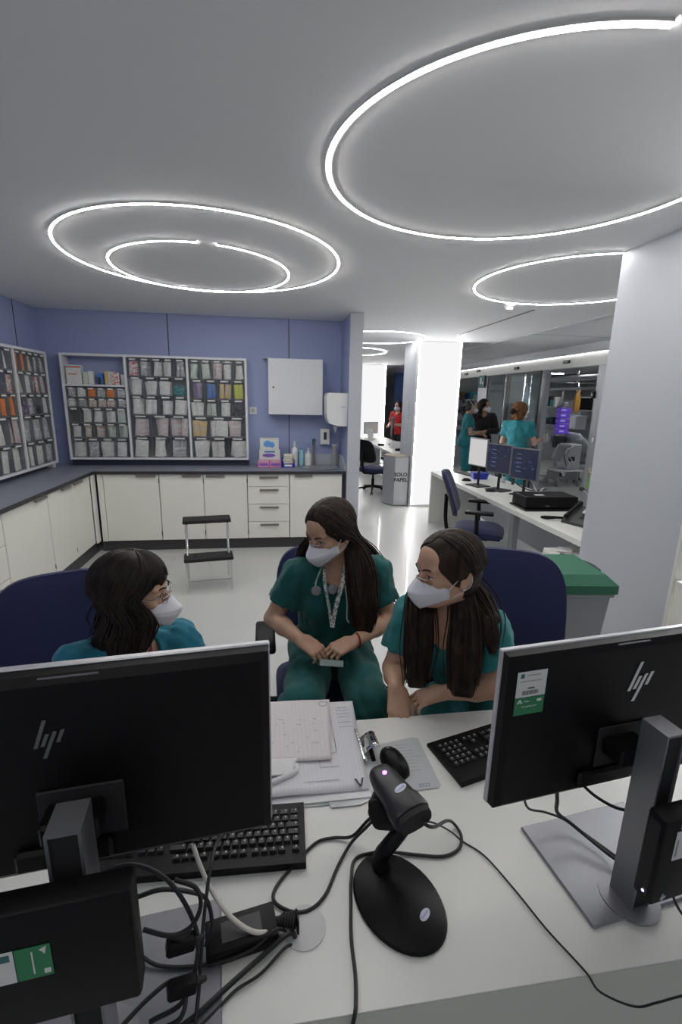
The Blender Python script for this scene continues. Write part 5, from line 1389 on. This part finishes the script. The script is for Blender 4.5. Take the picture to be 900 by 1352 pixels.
MB().box((.08, .0, .008), (.62, .33, .014), None, .003).build('foot_plate', M['black'], t)
MB().box((.04, .02, .072), (.50, .28, .105), None, .005).build('case', M['black'], t)
MB().box((-.04, -.02, .1255), (.09, .05, .001)).build('paper_label', M['label'], t)
MB().box((.0, -.1215, .04), (.04, .001, .008)).build('badge', M['silver'], t)
MB().box((.34, -.03, .045), (.06, .11, .06), None, .008).build('side_device', M['blacksoft'], t)
t = thing('desk_phone', 'dark grey desk phone with its screen raised at the end of the second desk', 'telephone', (2.50, 3.42, DZ), D2R(-68))
MB().raw([(-.11, -.10, .0), (.11, -.10, 0), (.11, .10, 0), (-.11, .10, 0), (-.11, -.10, .02), (.11, -.10, .02), (.11, .10, .13), (-.11, .10, .13)], [[0, 3, 2, 1], [4, 5, 6, 7], [0, 1, 5, 4], [1, 2, 6, 5], [2, 3, 7, 6], [3, 0, 4, 7]]).build('base', mat('charcoal_plastic', (.03, .032, .035), .35), t)
ph = Matrix.Translation((0, 0, 0))
Fp_ = frame((.02, .02, .088), (1, 0, 0), (0, .86, .47))
MB().box((0, 0, 0), (.001, .001, .001)).prism(rect(.02, .03, .11, .06), .001, .003, Fp_).build('display', M['alu'], t)
kb = MB()
for i in range(4):
    for j in range(3): kb.prism(rect(-.01+i*.022, -.02-j*.022, .015, .013), .001, .004, Fp_)
kb.build('keypad', M['pdark'], t)
MB().tube([(-.085, -.09, .055), (-.085, 0, .105), (-.085, .09, .150)], [.018, .013, .018], 10, sm=4).build('cradle', M['black'], t)
single('phone_handset', loft([((2.27, 3.60, .755), (0, 0, 1), (.6, -.8, 0), .012, .018), ((2.29, 3.585, .757), (0, 0, 1), (.6, -.8, 0), .016, .024), ((2.36, 3.55, .765), (0, 0, 1), (.45, -.9, 0), .011, .014), ((2.43, 3.52, .765), (0, 0, 1), (.45, -.9, 0), .011, .014), ((2.49, 3.49, .760), (0, 0, 1), (.3, -.95, 0), .017, .024), ((2.515, 3.485, .757), (0, 0, 1), (.3, -.95, 0), .012, .018)], 14), M['black'], 'black phone handset lying off the hook on the second desk', 'handset')
t = thing('gooseneck_microphone', 'thin gooseneck microphone with black foam tip rising behind the phone', 'microphone', (2.72, 3.52, DZ))
MB().lathe([(.05, 0), (.05, .015), (.02, .022), (.001, .022)], n=20).build('base', M['black'], t)
MB().tube([(2.72, 3.52, .762), (2.74, 3.60, .85), (2.78, 3.74, .90), (2.80, 3.86, .935)], .004, 8, sm=5).build('gooseneck', M['bingrey'], t, True)
MB().ell((2.803, 3.885, .942), (.020, .032, .020)).build('foam_tip', M['blacksoft'], t, True)
t = thing('pen_tray', 'bright blue plastic tray on the second desk before the white monitor', 'tray', (2.62, 5.66, DZ), D2R(-8))
tr = taper(.085, .06, .10, .075, 0, .075); tr.build('tray', M['royal'], t)
MB().box((0, 0, .076), (.205, .155, .004)).build('rim', M['royal'], t)
def small_mouse(x, y, rz, label):
    t = thing('computer_mouse', label, 'mouse', (x, y, DZ), rz); P = []
    for i in range(9):
        a = -1+2*i/8; w = .036*(1-abs(a)**2.6)**.5; hh = .036*(1-abs(a*.98)**2.4)**.6
        P.append([(w*math.cos(PI*j/8), a*.058, hh*math.sin(PI*j/8)) for j in range(9)])
    MB().grid(P).build('shell', M['black'], t); MB().box((0, .03, .034), (.006, .02, .006), None, .002).build('scroll_wheel', M['blacksoft'], t)
small_mouse(2.385, 5.50, D2R(70), 'black mouse near the blue tray on the second desk')
small_mouse(2.375, 4.81, D2R(80), 'black mouse beside the desktop computer on the second desk')
t = thing('keyboard', 'dark keyboard at the far end of the second desk', 'keyboard', (2.60, 6.02, DZ), D2R(-80))
MB().box((0, 0, .009), (.42, .14, .016), None, .004).build('case', M['black'], t)
kk = MB()
for i in range(5):
    for j in range(18): kk.box((-.19+j*.0223, -.05+i*.024, .0195), (.018, .018, .005))
kk.build('keycaps_block', bpy.data.materials['keycap_black'], t)
for k, (x, y, r_, h_, lb) in enumerate(((2.80, 5.36, .022, .10, 'small clear jar beside the blue tray'), (2.86, 5.24, .018, .12, 'small dark bottle behind the blue tray'))):
    tt = thing('jar', lb, 'jar', (x, y, DZ)); MB().lathe([(r_, 0), (r_, h_*.7), (r_*.6, h_*.8)], n=14).build('body', M['pgrey'] if k == 0 else M['pdark'], tt); MB().lathe([(r_*.7, h_*.8), (r_*.7, h_), (.001, h_)], n=14).build('lid', M['pdark'], tt)
cable([(2.63, 5.0, .95), (2.66, 4.9, .86), (2.70, 4.75, .80), (2.74, 4.6, .79), (2.80, 4.45, .83)], .006, 'black cable hanging behind the second desk monitors')
cable([(2.70, 4.62, .93), (2.71, 4.55, .87), (2.73, 4.48, .80), (2.76, 4.42, .85)], .006, 'pale cable hanging below the third monitor of the second desk', 'creamcable')
office_chair((2.02, 4.30), D2R(-116), 'navy office chair with black shell drawn up to the second desk', seat=.50, back_top=1.03, back_w=.47, arm=.70)

# recycling box and third station
t = thing('paper_bin', 'tall grey box marked for paper only against the side of the glowing column', 'recycling bin', (2.03, 7.55, 0))
c6 = [(1.83, 7.62), (1.96, 7.36), (2.185, 7.36), (2.185, 7.80), (1.96, 7.86)]
mb = MB().prism(c6, 0.012, .80); mb.build('box', M['alu'], t, True)
MB().prism([(1.823, 7.62), (1.957, 7.353), (2.19, 7.353), (2.19, 7.806), (1.957, 7.867)], .801, .812).build('top_rim', mat('cardboard_rim', (.35, .30, .24), .7), t, True)
for k, wd in enumerate(('SOLO', 'PAPEL')):
    text(wd, 'lettering', .085, frame((2.06, 7.3585, .52-k*.088), (1, 0, 0), (0, 0, 1)), M['text'], t, .0006, bold=.0035)
for (x, y, z, lb) in ((7.44, 1.05, 1.50, 'first white notice on the side of the glowing column, upper row'), (7.64, 1.05, 1.50, 'second white notice on the side of the glowing column, upper row'), (7.44, 1.05, 1.12, 'first white notice on the side of the glowing column, lower row'), (7.64, 1.05, 1.12, 'second white notice on the side of the glowing column, lower row')):
    tt = thing('notice', lb, 'notice', (2.197, x, z-.15))
    MB().bb((2.194, x-.08, z-.15), (2.1985, x+.08, z+.17), 0).build('sheet', mat('pale_notice', (.56, .60, .64), .6) if 'pale_notice' not in bpy.data.materials else bpy.data.materials['pale_notice'], tt, True)
    l = MB()
    for k in range(6): l.bb((2.193, x-.06, z+.12-k*.04), (2.1938, x+.05, z+.127-k*.04))
    l.build('printed_line', M['textgrey'], tt, True)
t = thing('workstation_desk', 'farthest white desk in the corridor beyond the paper bin', 'desk', (2.55, 10.2, 0))
MB().bb((2.20, 8.02, DZ-.045), (2.93, 12.4, DZ), .002).build('desktop', M['white'], t, True)
MB().bb((2.88, 8.02, .12), (2.90, 12.4, DZ-.046)).build('modesty_panel', M['greywall'], t, True)
for y in (8.05, 12.3): MB().bb((2.25, y, 0), (2.85, y+.04, DZ-.046)).build('leg', M['white'], t, True)
office_chair((1.86, 8.55), D2R(-50), 'dark office chair partly behind the grey partition in the corridor', seat=.48, back_top=1.0, back_w=.44, arm=.69)
flat_monitor((2.60, 10.2, 1.15), D2R(-110), .42, .38, M['whitepl'], 'white backed monitor on the farthest desk in front of the person in red')
flat_monitor((2.42, 11.5, 1.02), D2R(30), .44, .28, M['whitepl'], 'low pale monitor at the far end of the farthest desk')
for k, (x, y, w, h, lb) in enumerate(((2.34, 11.2, .12, .26, 'white upright box on the farthest desk'), (2.5, 9.4, .22, .13, 'white paper box on the farthest desk'), (2.42, 8.9, .12, .04, 'small black mouse on the farthest desk'), (2.30, 9.9, .12, .04, 'dark tray on the farthest desk'))):
    tt = thing('desk_box', lb, 'box', (x, y, DZ)); MB().box((0, 0, h/2), (w, w*.8, h), None, .006).build('box', M['whitepl'] if h > .1 else M['black'], tt); MB().box((0, 0, h+.002), (w*.8, w*.6, .003)).build('lid', M['greywall'] if h > .1 else M['blacksoft'], tt)

# low white ledge beside the near glowing column
t = thing('low_cabinet', 'low cream cabinet in front of the near glowing column at the frame edge', 'cabinet', (2.5, 1.95, 0))
MB().bb((2.085, 1.87, 0), (2.80, 2.035, .78)).build('body', M['cream'], t, True); MB().bb((2.083, 1.86, .781), (2.80, 2.04, .81), .002).build('top', M['white'], t, True)

# ================================================================ glass front of the ward
GX = 4.6
struct('wall_glass_header', MB().bb((GX, 1.5, 2.245), (GX+.12, 20, 2.42)), M['white'])
struct('wall_glass_bulkhead', MB().bb((GX+.05, 1.5, 2.42), (GX+.12, 20, H)), M['metalceil'])
t = thing('line_light', 'long straight white light line above the glass doors', 'ceiling light', (GX-.02, 9, 2.425))
MB().bb((GX-.02, 3.0, 2.427), (GX+.03, 16, 2.438)).build('led_strip', M['leddim'], t, True)
MB().bb((GX-.03, 3.0, 2.439), (GX+.049, 16, 2.455)).bb((GX-.03, 3.0, 2.424), (GX-.0205, 16, 2.438)).build('channel', M['alu'], t, True)
def post(n, y0, y1, m='alu', x0=GX+.01, x1=GX+.10): struct('trim_post_%d' % n, MB().bb((x0, y0, 0), (x1, y1, 2.244)), M[m])
post(1, 4.0, 6.40); post(2, 7.72, 7.86); post(3, 9.98, 10.42); post(4, 9.10, 9.14, 'edge'); post(5, 11.9, 20.0, 'greywall')
def pane(n, y0, y1, x, lb):
    w = thing('window_%d' % n, lb, 'window', (x, (y0+y1)/2, 0)); del w['category']; w['kind'] = 'structure'
    MB().bb((x, y0+.025, .10), (x+.008, y1-.025, 2.20)).build('pane', M['glass'], w, True)
    MB().bb((x-.006, y0, 0), (x+.014, y0+.024, 2.24)).bb((x-.006, y1-.024, 0), (x+.014, y1, 2.24)).bb((x-.006, y0+.024, 2.201), (x+.014, y1-.024, 2.24)).bb((x-.006, y0+.024, 0), (x+.014, y1-.024, .099)).build('frame', M['edge'], w, True)
pane(1, 7.80, 9.12, GX-.03, 'sliding glass door leaf with dark frame'); pane(2, 9.14, 10.0, GX+.03, 'fixed glass pane between posts'); pane(3, 7.86, 9.10, GX+.06, 'fixed glass pane behind the sliding leaf')
t = thing('notice', 'light blue triangular notice stuck on the glass door', 'notice', (GX-.035, 8.22, 1.6))
MB().prism([(8.10, 1.60), (8.34, 1.60), (8.30, 1.95), (8.24, 2.06), (8.17, 1.95)], GX-.036, GX-.033, frame((0, 0, 0), (0, 1, 0), (0, 0, 1))).build('sheet', mat('pale_blue_notice', (.35, .52, .62), .6), t, True)
t = thing('notice', 'small pale notice stuck low on the sliding glass door', 'notice', (GX-.035, 8.25, 1.42))
MB().bb((GX-.036, 8.16, 1.36), (GX-.033, 8.32, 1.55)).build('sheet', bpy.data.materials['pale_blue_notice'], t, True)
sn = []
for y, z, lb in ((11.1, 2.33, 'farthest'), (10.42, 2.37, 'third from the near end'), (8.72, 2.33, 'second from the near end'), (7.15, 2.335, 'nearest')):
    tt = thing('door_sensor', 'small dark door sensor on the white header, '+lb, 'sensor', (GX-.015, y, z-.03))
    MB().box((0, 0, .03), (.028, .16, .045), None, .006).build('housing', M['black'], tt); MB().box((-.0150, 0, .028), (.001, .12, .02)).build('lens', M['bingrey'], tt)
t = thing('exit_sign', 'small green emergency sign on a grey post beyond the standing people', 'sign', (GX-.02, 10.2, 2.0))
MB().box((0, 0, .13), (.014, .30, .26), None, .003).build('plate', M['dgreen'], t)
MB().box((-.0078, .03, .15), (.001, .06, .14)).box((-.0078, -.06, .10), (.001, .05, .05), (.6, 0, 0)).build('white_symbol', M['label'], t)
t = thing('door_lock', 'small black latch on the grey door jamb', 'latch', (GX-.002, 6.395, 1.80)); MB().box((0, .02, .03), (.03, .05, .10), None, .004).build('body', M['black'], t); MB().box((-.017, .02, .03), (.004, .02, .03)).build('button', M['bingrey'], t)
for k, y in enumerate((6.30, 6.20)):
    tt = thing('hook', 'small white oval hook on the grey jamb, %s' % ('farther one' if k == 0 else 'nearer one'), 'hook', (GX+.006, y, 1.19-.02*k))
    MB().lathe([(.028, 0), (.030, .006), (.018, .012), (.014, .006), (.001, .005)], (0, 0, 0), 20, Matrix.Rotation(-PI/2, 3, 'Y') @ Matrix.Diagonal((1.4, .8, 1)).to_3x3()).build('ring', M['whitepl'], tt)
t = thing('doll_decoration', 'small pale doll figure with green skirt hung on the grey jamb', 'decoration', (GX-.02, 6.22, .50))
MB().ell((0, 0, .24), (.03, .035, .04)).build('head', mat('doll_skin', (.62, .50, .38), .7), t); MB().lathe([(.045, 0), (.035, .06), (.018, .16), (.016, .20), (.001, .2)], n=14).build('dress', mat('doll_green', (.30, .45, .18), .7), t)
MB().ell((0, 0, .285), (.026, .03, .022)).build('hat', mat('doll_cream', (.70, .66, .50), .7), t)

# ward behind the glass
struct('wall_ward_back', MB().bb((9.3, 3, 0), (9.4, 21, H)), M['wardwall'])
struct('wall_ward_divider', MB().bb((4.75, 13.6, 0), (9.3, 13.7, H)), M['wardwall'])
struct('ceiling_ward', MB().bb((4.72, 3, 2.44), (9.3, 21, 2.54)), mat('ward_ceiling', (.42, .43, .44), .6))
struct('trim_ward_1', MB().bb((6.2, 3, 2.18), (6.5, 13.5, 2.24)).bb((6.2, 3, 1.98), (6.32, 13.5, 2.03)), M['greywall'])
struct('trim_ward_2', MB().bb((7.6, 3, 2.30), (7.9, 13.5, 2.40)), M['alu'])
struct('wall_ward_curtain', MB().bb((4.0, 15.6, 0), (4.45, 15.65, H)), mat('blue_door', (.09, .17, .42), .6))
def lt(y, x=7.0):
    t = thing('ward_fill_light', 'added flat fill light under the ward ceiling', 'ceiling light', (x, y, 2.425), 0, 'added ward fill lights'); MB().box((0, 0, .006), (.6, .12, .010)).build('diffuser', emis('ward_fill_lamp_%d' % int(y*10), (1, 1, 1), 34.0), t); MB().box((0, 0, .0125), (.66, .18, .003)).build('frame', M['white'], t)  # added lamps, no fitting seen there; they lift the ward's brightness
for y in (6.5, 9.0, 11.5): lt(y)
# supply column with violet pumps
t = thing('infusion_pump_tower', 'tower of violet-lit infusion pumps on a pole seen through the open door', 'infusion pumps', (6.40, 9.85, 0))
MB().cyl((0, .1, .05), (0, .1, 2.05), .018).build('pole', M['chrome'], t)
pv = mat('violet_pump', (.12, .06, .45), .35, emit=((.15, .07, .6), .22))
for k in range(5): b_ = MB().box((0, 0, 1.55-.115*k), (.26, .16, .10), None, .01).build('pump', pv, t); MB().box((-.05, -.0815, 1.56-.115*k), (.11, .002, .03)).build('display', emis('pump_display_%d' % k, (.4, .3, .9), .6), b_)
MB().box((0, .02, .86), (.24, .16, .26), None, .01).build('lower_unit', M['pdark'], t)
MB().box((0, .0, 1.68), (.12, .12, .10), None, .02).build('top_unit', M['bingrey'], t)
for k in range(5): a = 2*PI*k/5; MB().tube([(0, .1, .08), (.3*math.cos(a), .1+.3*math.sin(a), .04)], .015, 8).build('base_leg', M['chrome'], t)
t = thing('hanging_bag', 'amber plastic bag hanging above the violet pumps', 'bag', (6.72, 9.90, 1.50))
MB().lathe([(.02, 0), (.07, .03), (.085, .15), (.08, .32), (.05, .42), (.02, .47), (.03, .52), (.001, .54)], n=16, sy=.45).build('bag', mat('amber_bag', (.42, .22, .04), .4), t); MB().lathe([(.04, .45), (.05, .50), (.001, .55)], n=12).build('yellow_top', M['pyellow'], t)
MB().tube([(0, 0, .54), (0, .02, .66)], .006, 6).build('hook', M['chrome'], t)
t = thing('iv_rail', 'chrome rail with drip hooks above the pumps', 'rail', (6.7, 9.95, 2.10)); MB().cyl((-.5, 0, .05), (.6, 0, .05), .012).build('bar', M['chrome'], t); MB().cyl((0, 0, .062), (0, 0, .33), .02).build('hanger', M['chrome'], t)
# medical trolley
t = thing('ventilator_trolley', 'white medical trolley with a tilted screen and grey castors in the ward', 'trolley', (6.15, 9.20, 0))
MB().box((.08, .0, .62), (.30, .36, .52), None, .02).build('body', M['greywall'], t)
MB().box((-.02, 0, .335), (.62, .50, .03), None, .01).build('shelf', M['whitepl'], t)
MB().box((-.24, -.12, .70), (.26, .03, .32), (.1, .35, .25), .01).build('tilted_screen', M['alu'], t)
MB().box((.02, -.19, .58), (.14, .02, .10), None, .01).build('front_panel', M['pdark'], t)
for k in range(3): MB().tube([(-.05+.04*k, -.2, .85), (-.2+.02*k, -.25, .65+.05*k), (-.1+.1*k, -.22, .45)], .008, 6, sm=4).build('breathing_tube', M['whitepl'] if k else M['pdark'], t)
for sx in (-.26, .22):
    for sy in (-.2, .2): MB().cyl((sx-.02, sy, .07), (sx+.02, sy, .07), .07, n=16).build('castor', M['bingrey'], t); 
for sx in (-.24, .20): MB().bb((sx-.02, -.2, .12), (sx+.02, .2, .319)).build('frame', M['bingrey'], t)
# bed
t = thing('hospital_bed', 'hospital bed with raised grey pillow end and green blanket in the ward', 'bed', (7.4, 9.7, 0))
MB().box((0, 0, .35), (1.9, .85, .12), None, .02).build('frame', M['bingrey'], t); MB().box((.2, 0, .50), (1.5, .82, .16), None, .05, 3).build('mattress', mat('grey_sheet', (.40, .43, .46), .8, bump=(12, .6, .02)), t)
MB().box((.45, 0, .60), (.9, .80, .06), None, .025, 3).build('blanket', mat('green_blanket', (.05, .22, .22), .9, bump=(10, .8, .02)), t)
MB().box((-.62, 0, .78), (.55, .78, .12), (0, .75, 0), .05, 3).build('raised_head', bpy.data.materials['grey_sheet'], t); MB().box((-.72, 0, .94), (.35, .5, .12), (0, .75, 0), .055, 3).build('pillow', M['greywall'], t)
for sx in (-.8, .8):
    for sy in (-.35, .35): MB().cyl((sx, sy-.03, .07), (sx, sy+.03, .07), .07, n=16).bb((sx-.02, sy-.02, .07), (sx+.02, sy+.02, .29)).build('castor', M['pdark'], t)
# shelves with supplies
def ward_shelf(x, y, z, w, label, items, seed):
    r = random.Random(seed); t = thing('ward_shelf', label, 'shelf', (x, y, z)); MB().box((0, 0, 0), (.3, w, .025)).build('board', M['greywall'], t); MB().box((.13, 0, -.06), (.02, w, .08)).build('bracket', M['alu'], t)
    yy = y-w/2+.06
    for k in range(items):
        wd = r.uniform(.06, .15); hh = r.uniform(.08, .22); mk = r.choice(['bingrey', 'label', 'pdark', 'pblue', 'greywall', 'pyellow', 'pteal'])
        if yy+wd > y+w/2: break
        nm = {'bingrey': 'grey', 'label': 'white', 'pdark': 'black', 'pblue': 'blue', 'greywall': 'pale grey', 'pyellow': 'yellowish', 'pteal': 'teal'}[mk]
        single('supply_box', MB().box((x-.02, yy+wd/2, z+.0135+hh/2), (.16, wd, hh), None, .008), M[mk], '%s item standing on the %s' % (nm, label.split(',')[0]), 'box', '%s items on the %s' % (nm, label.split(',')[0])); yy += wd+.02
for z, lb in ((1.62, 'upper ward shelf beside the pumps'), (1.22, 'middle ward shelf beside the pumps'), (.82, 'lower ward shelf beside the pumps')):
    ward_shelf(6.35, 10.25, z, .62, lb, 6, int(z*100))
for z, lb in ((1.75, 'upper far ward shelf behind the man'), (1.40, 'middle far ward shelf behind the man'), (1.05, 'lower far ward shelf behind the man'), (.70, 'lowest far ward shelf behind the man')):
    ward_shelf(5.35, 12.7, z, 1.3, lb, 9, int(z*77))
t = thing('wall_monitor', 'dark wall monitor on the ward wall', 'monitor', (8.0, 11.4, 1.5)); MB().box((0, 0, .2), (.08, .5, .36), (0, 0, .3), .01).build('casing', M['bingrey'], t); MB().box((-.042, -.012, .2), (.004, .44, .30), (0, 0, .3)).build('screen', M['screenoff'], t); MB().box((.2, 0, .2), (.4, .05, .05)).build('arm', M['bingrey'], t)

# ================================================================ standing people
def stander(label, x, y, face, ht, top, bottom, hairm, armR, armL, seed, coat=False, hstyle='short', headf=None, skin='skin2'):
    k = ht/1.70; f = nrm((face[0], face[1], 0)); r = np.cross(f, (0, 0, 1)); c = V3((x, y, 0))
    def P(a, b, z): return c+r*a*k+f*b*k+V3((0, 0, z*k))
    J = dict(head=P(0, .03, 1.585), shR=P(.175, 0, 1.39), shL=P(-.175, 0, 1.39), pel=P(0, 0, .95), hipR=P(.085, 0, .90), hipL=P(-.085, 0, .90), knR=P(.09, .02, .48), knL=P(-.09, .02, .48), anR=P(.10, 0, .085), anL=P(-.10, 0, .085),
             elR=P(*armR[0]), wrR=P(*armR[1]), elL=P(*armL[0]), wrL=P(*armL[1]))
    hands = [dict(w=J['wr'+q], d=nrm(J['wr'+q]-J['el'+q]), N=(0, 0, -1) if abs(nrm(J['wr'+q]-J['el'+q])[2]) < .7 else tuple(-f), side=tuple(f) if abs(nrm(J['wr'+q]-J['el'+q])[2]) < .7 else tuple(f), curl=(25, 30, 20), s=.95) for q in 'RL']
    p = person(label, J, headf or tuple(f), top=top, bottom=bottom, h=.0075, ch=.010, hs=1.04*k, seed=seed, standing=True, bust=.2, hands=hands, sleeve=1.1 if coat else .62, coat=coat, skin=skin, eyes=False, wr=.008)
    ffp_mask(p)
    B, W, hc = p['B'], p['W'], p['hc']
    if hstyle == 'short':
        F = Fld(hc-.2, hc+.2, .006); F.ell(W(0, -.018, .034), V3((.078, .094, .084)), B, .01); F.ell(W(0, -.05, -.02), (.065, .055, .06), B, .02); F.ell(W(0, .11, -.03), (.08, .075, .10), B, .005, 'sub'); F.displace(wrinkle(.003, seed, 3)); F.build('hair', M[hairm], p['t'])
    elif hstyle == 'puff':
        F = Fld(hc-.25, hc+.25, .006); F.ell(W(0, -.03, .035), V3((.112, .115, .108)), B, .01); F.ell(W(0, -.05, -.04), (.098, .075, .09), B, .02); F.ell(W(0, .135, -.045), (.08, .085, .10), B, .01, 'sub'); F.displace(wrinkle(.010, seed, 2.2)); F.build('hair', M[hairm], p['t'])
        MB().ell(tuple(W(0, -.17, .0)), .045).build('hair_bun', M['hairdk'], p['t'], True)
    else:
        F = Fld(hc-.35, hc+.25, .007); F.ell(W(0, -.02, .035), V3((.092, .105, .098)), B, .01); F.cone(W(.07, -.04, -.02), W(.09, -.03, -.2), .045, .04, .03); F.cone(W(-.07, -.04, -.02), W(-.09, -.03, -.2), .045, .04, .03); F.cone(W(0, -.08, 0), W(0, -.09, -.22), .07, .07, .03); F.ell(W(0, .12, -.035), (.07, .075, .105), B, .01, 'sub'); F.displace(wrinkle(.007, seed, 2.0)); F.build('hair', M[hairm], p['t'])
    return p
mn = stander('person with grey hair in turquoise scrubs standing with folded arms by the glowing column', 3.60, 8.45, (.80, -.25), 1.72, 'scrub_bg', 'scrub_bg', 'hairgrey',
    ((.24, .03, 1.12), (.02, .22, 1.14)), ((-.24, .03, 1.12), (-.02, .24, 1.10)), 21, headf=(.95, .05, -.02))
MB().tube([tuple(mn['W'](x, y, z)) for x, y, z in ((.075, .03, -.01), (.084, -.03, .05), (.06, -.06, .10), (0, -.05, .128), (-.06, -.06, .10), (-.084, -.03, .05), (-.075, .03, -.01))], .006, 6, sm=5).build('mask_strap', M['strap'], mn['t'], True)
stander('person in a black coat with long dark hair between the two in turquoise', 4.12, 8.95, (-.35, -.93), 1.74, 'coat_black', 'coat_black', 'hairbk',
    ((.25, .02, 1.12), (.05, .24, 1.10)), ((-.25, .02, 1.12), (-.03, .25, 1.12)), 33, coat=True, hstyle='long', headf=(.55, -.80, -.02)) if M.setdefault('coat_black', cloth('black_coat', (.018, .014, .016))) else None
stander('person with auburn hair in turquoise scrubs seen from behind, hand held out', 3.62, 6.65, (.80, .62), 1.68, 'scrub_bg', 'scrub_bg', 'hairred',
    ((.25, .06, 1.13), (.20, .34, 1.17)), ((-.25, .04, 1.12), (-.10, .26, 1.10)), 44, hstyle='puff', headf=(.93, .36, -.03))
M['red_top'] = cloth('red_top', (.50, .02, .025)); M['black_trousers'] = cloth('black_trousers', (.02, .02, .022))
stander('person in a red top and dark trousers standing beyond the farthest desk', 3.12, 11.6, (-.75, -.6), 1.66, 'red_top', 'black_trousers', 'hairbk',
    ((.24, .04, 1.12), (.10, .28, 1.10)), ((-.24, .04, 1.12), (-.08, .28, 1.14)), 55, hstyle='long', coat=False)
# more ward equipment seen past the door and the glass
for k, (x, y, z, w, h, mk, lb) in enumerate(((7.9, 11.6, 1.05, .5, .35, 'greywall', 'pale grey wall box low on the ward back rail'), (8.2, 10.9, 1.75, .9, .25, 'alu', 'silver wall panel high in the ward'), (8.6, 12.6, 1.3, .8, .5, 'bingrey', 'grey cabinet on the ward wall'), (7.2, 13.0, .9, .7, .9, 'greywall', 'pale grey equipment cabinet standing deep in the ward'))):
    t = thing('ward_cabinet', lb, 'cabinet', (x, y, z)); MB().box((0, 0, h/2), (.3, w, h), None, .01).build('body', M[mk], t)
    for s in (-1, 1): MB().box((-.156, s*w*.24, h/2), (.01, w*.44, h*.86), None, .003).build('door', M['label' if k % 2 else 'greywall'], t)
t = thing('drip_stand', 'thin chrome drip stand behind the sliding glass door', 'drip stand', (5.6, 9.35, 0))
MB().cyl((0, 0, .05), (0, 0, 1.95), .012).build('pole', M['chrome'], t); MB().tube([(-.12, 0, 1.98), (0, 0, 1.94), (.12, 0, 1.98)], .008, 6).build('hooks', M['chrome'], t)
for k in range(5): a = 2*PI*k/5; MB().tube([(0, 0, .08), (.26*math.cos(a), .26*math.sin(a), .03)], .012, 6).build('base_leg', M['bingrey'], t)
# ================================================================ camera, world, output look
f_px = 621.6; yaw, pitch, roll = D2R(8.45), D2R(13.53), D2R(1.24)
fw = Vector((math.sin(yaw)*math.cos(pitch), math.cos(yaw)*math.cos(pitch), -math.sin(pitch)))
rt = Vector((math.cos(yaw), -math.sin(yaw), 0)); up = rt.cross(fw)
R_ = rt*math.cos(roll)+up*math.sin(roll); U_ = -rt*math.sin(roll)+up*math.cos(roll)
cd = bpy.data.cameras.new('camera'); cam = bpy.data.objects.new('camera', cd); COL.objects.link(cam)
cd.sensor_fit = 'VERTICAL'; cd.sensor_height = 36; cd.sensor_width = 24; cd.lens = 36*f_px/1352; cd.clip_start = .02; cd.clip_end = 100
Mc = Matrix.Identity(4)
for i in range(3): Mc[i][0] = R_[i]; Mc[i][1] = U_[i]; Mc[i][2] = -fw[i]
Mc[2][3] = 1.70
cam.matrix_world = Mc; SC.camera = cam
w = bpy.data.worlds.new('world'); w.use_nodes = True; SC.world = w
w.node_tree.nodes['Background'].inputs[0].default_value = (.85, .9, 1, 1); w.node_tree.nodes['Background'].inputs[1].default_value = .22
SC.view_settings.view_transform = 'Standard'; SC.view_settings.look = 'None'; SC.view_settings.gamma = 1; SC.view_settings.use_curve_mapping = False
SC.view_settings.exposure = EXPO
SC.cycles.use_denoising = True
SC.cycles.max_bounces = 8; SC.cycles.diffuse_bounces = 4; SC.cycles.glossy_bounces = 3; SC.cycles.transparent_max_bounces = 16
SC.cycles.sample_clamp_indirect = 6
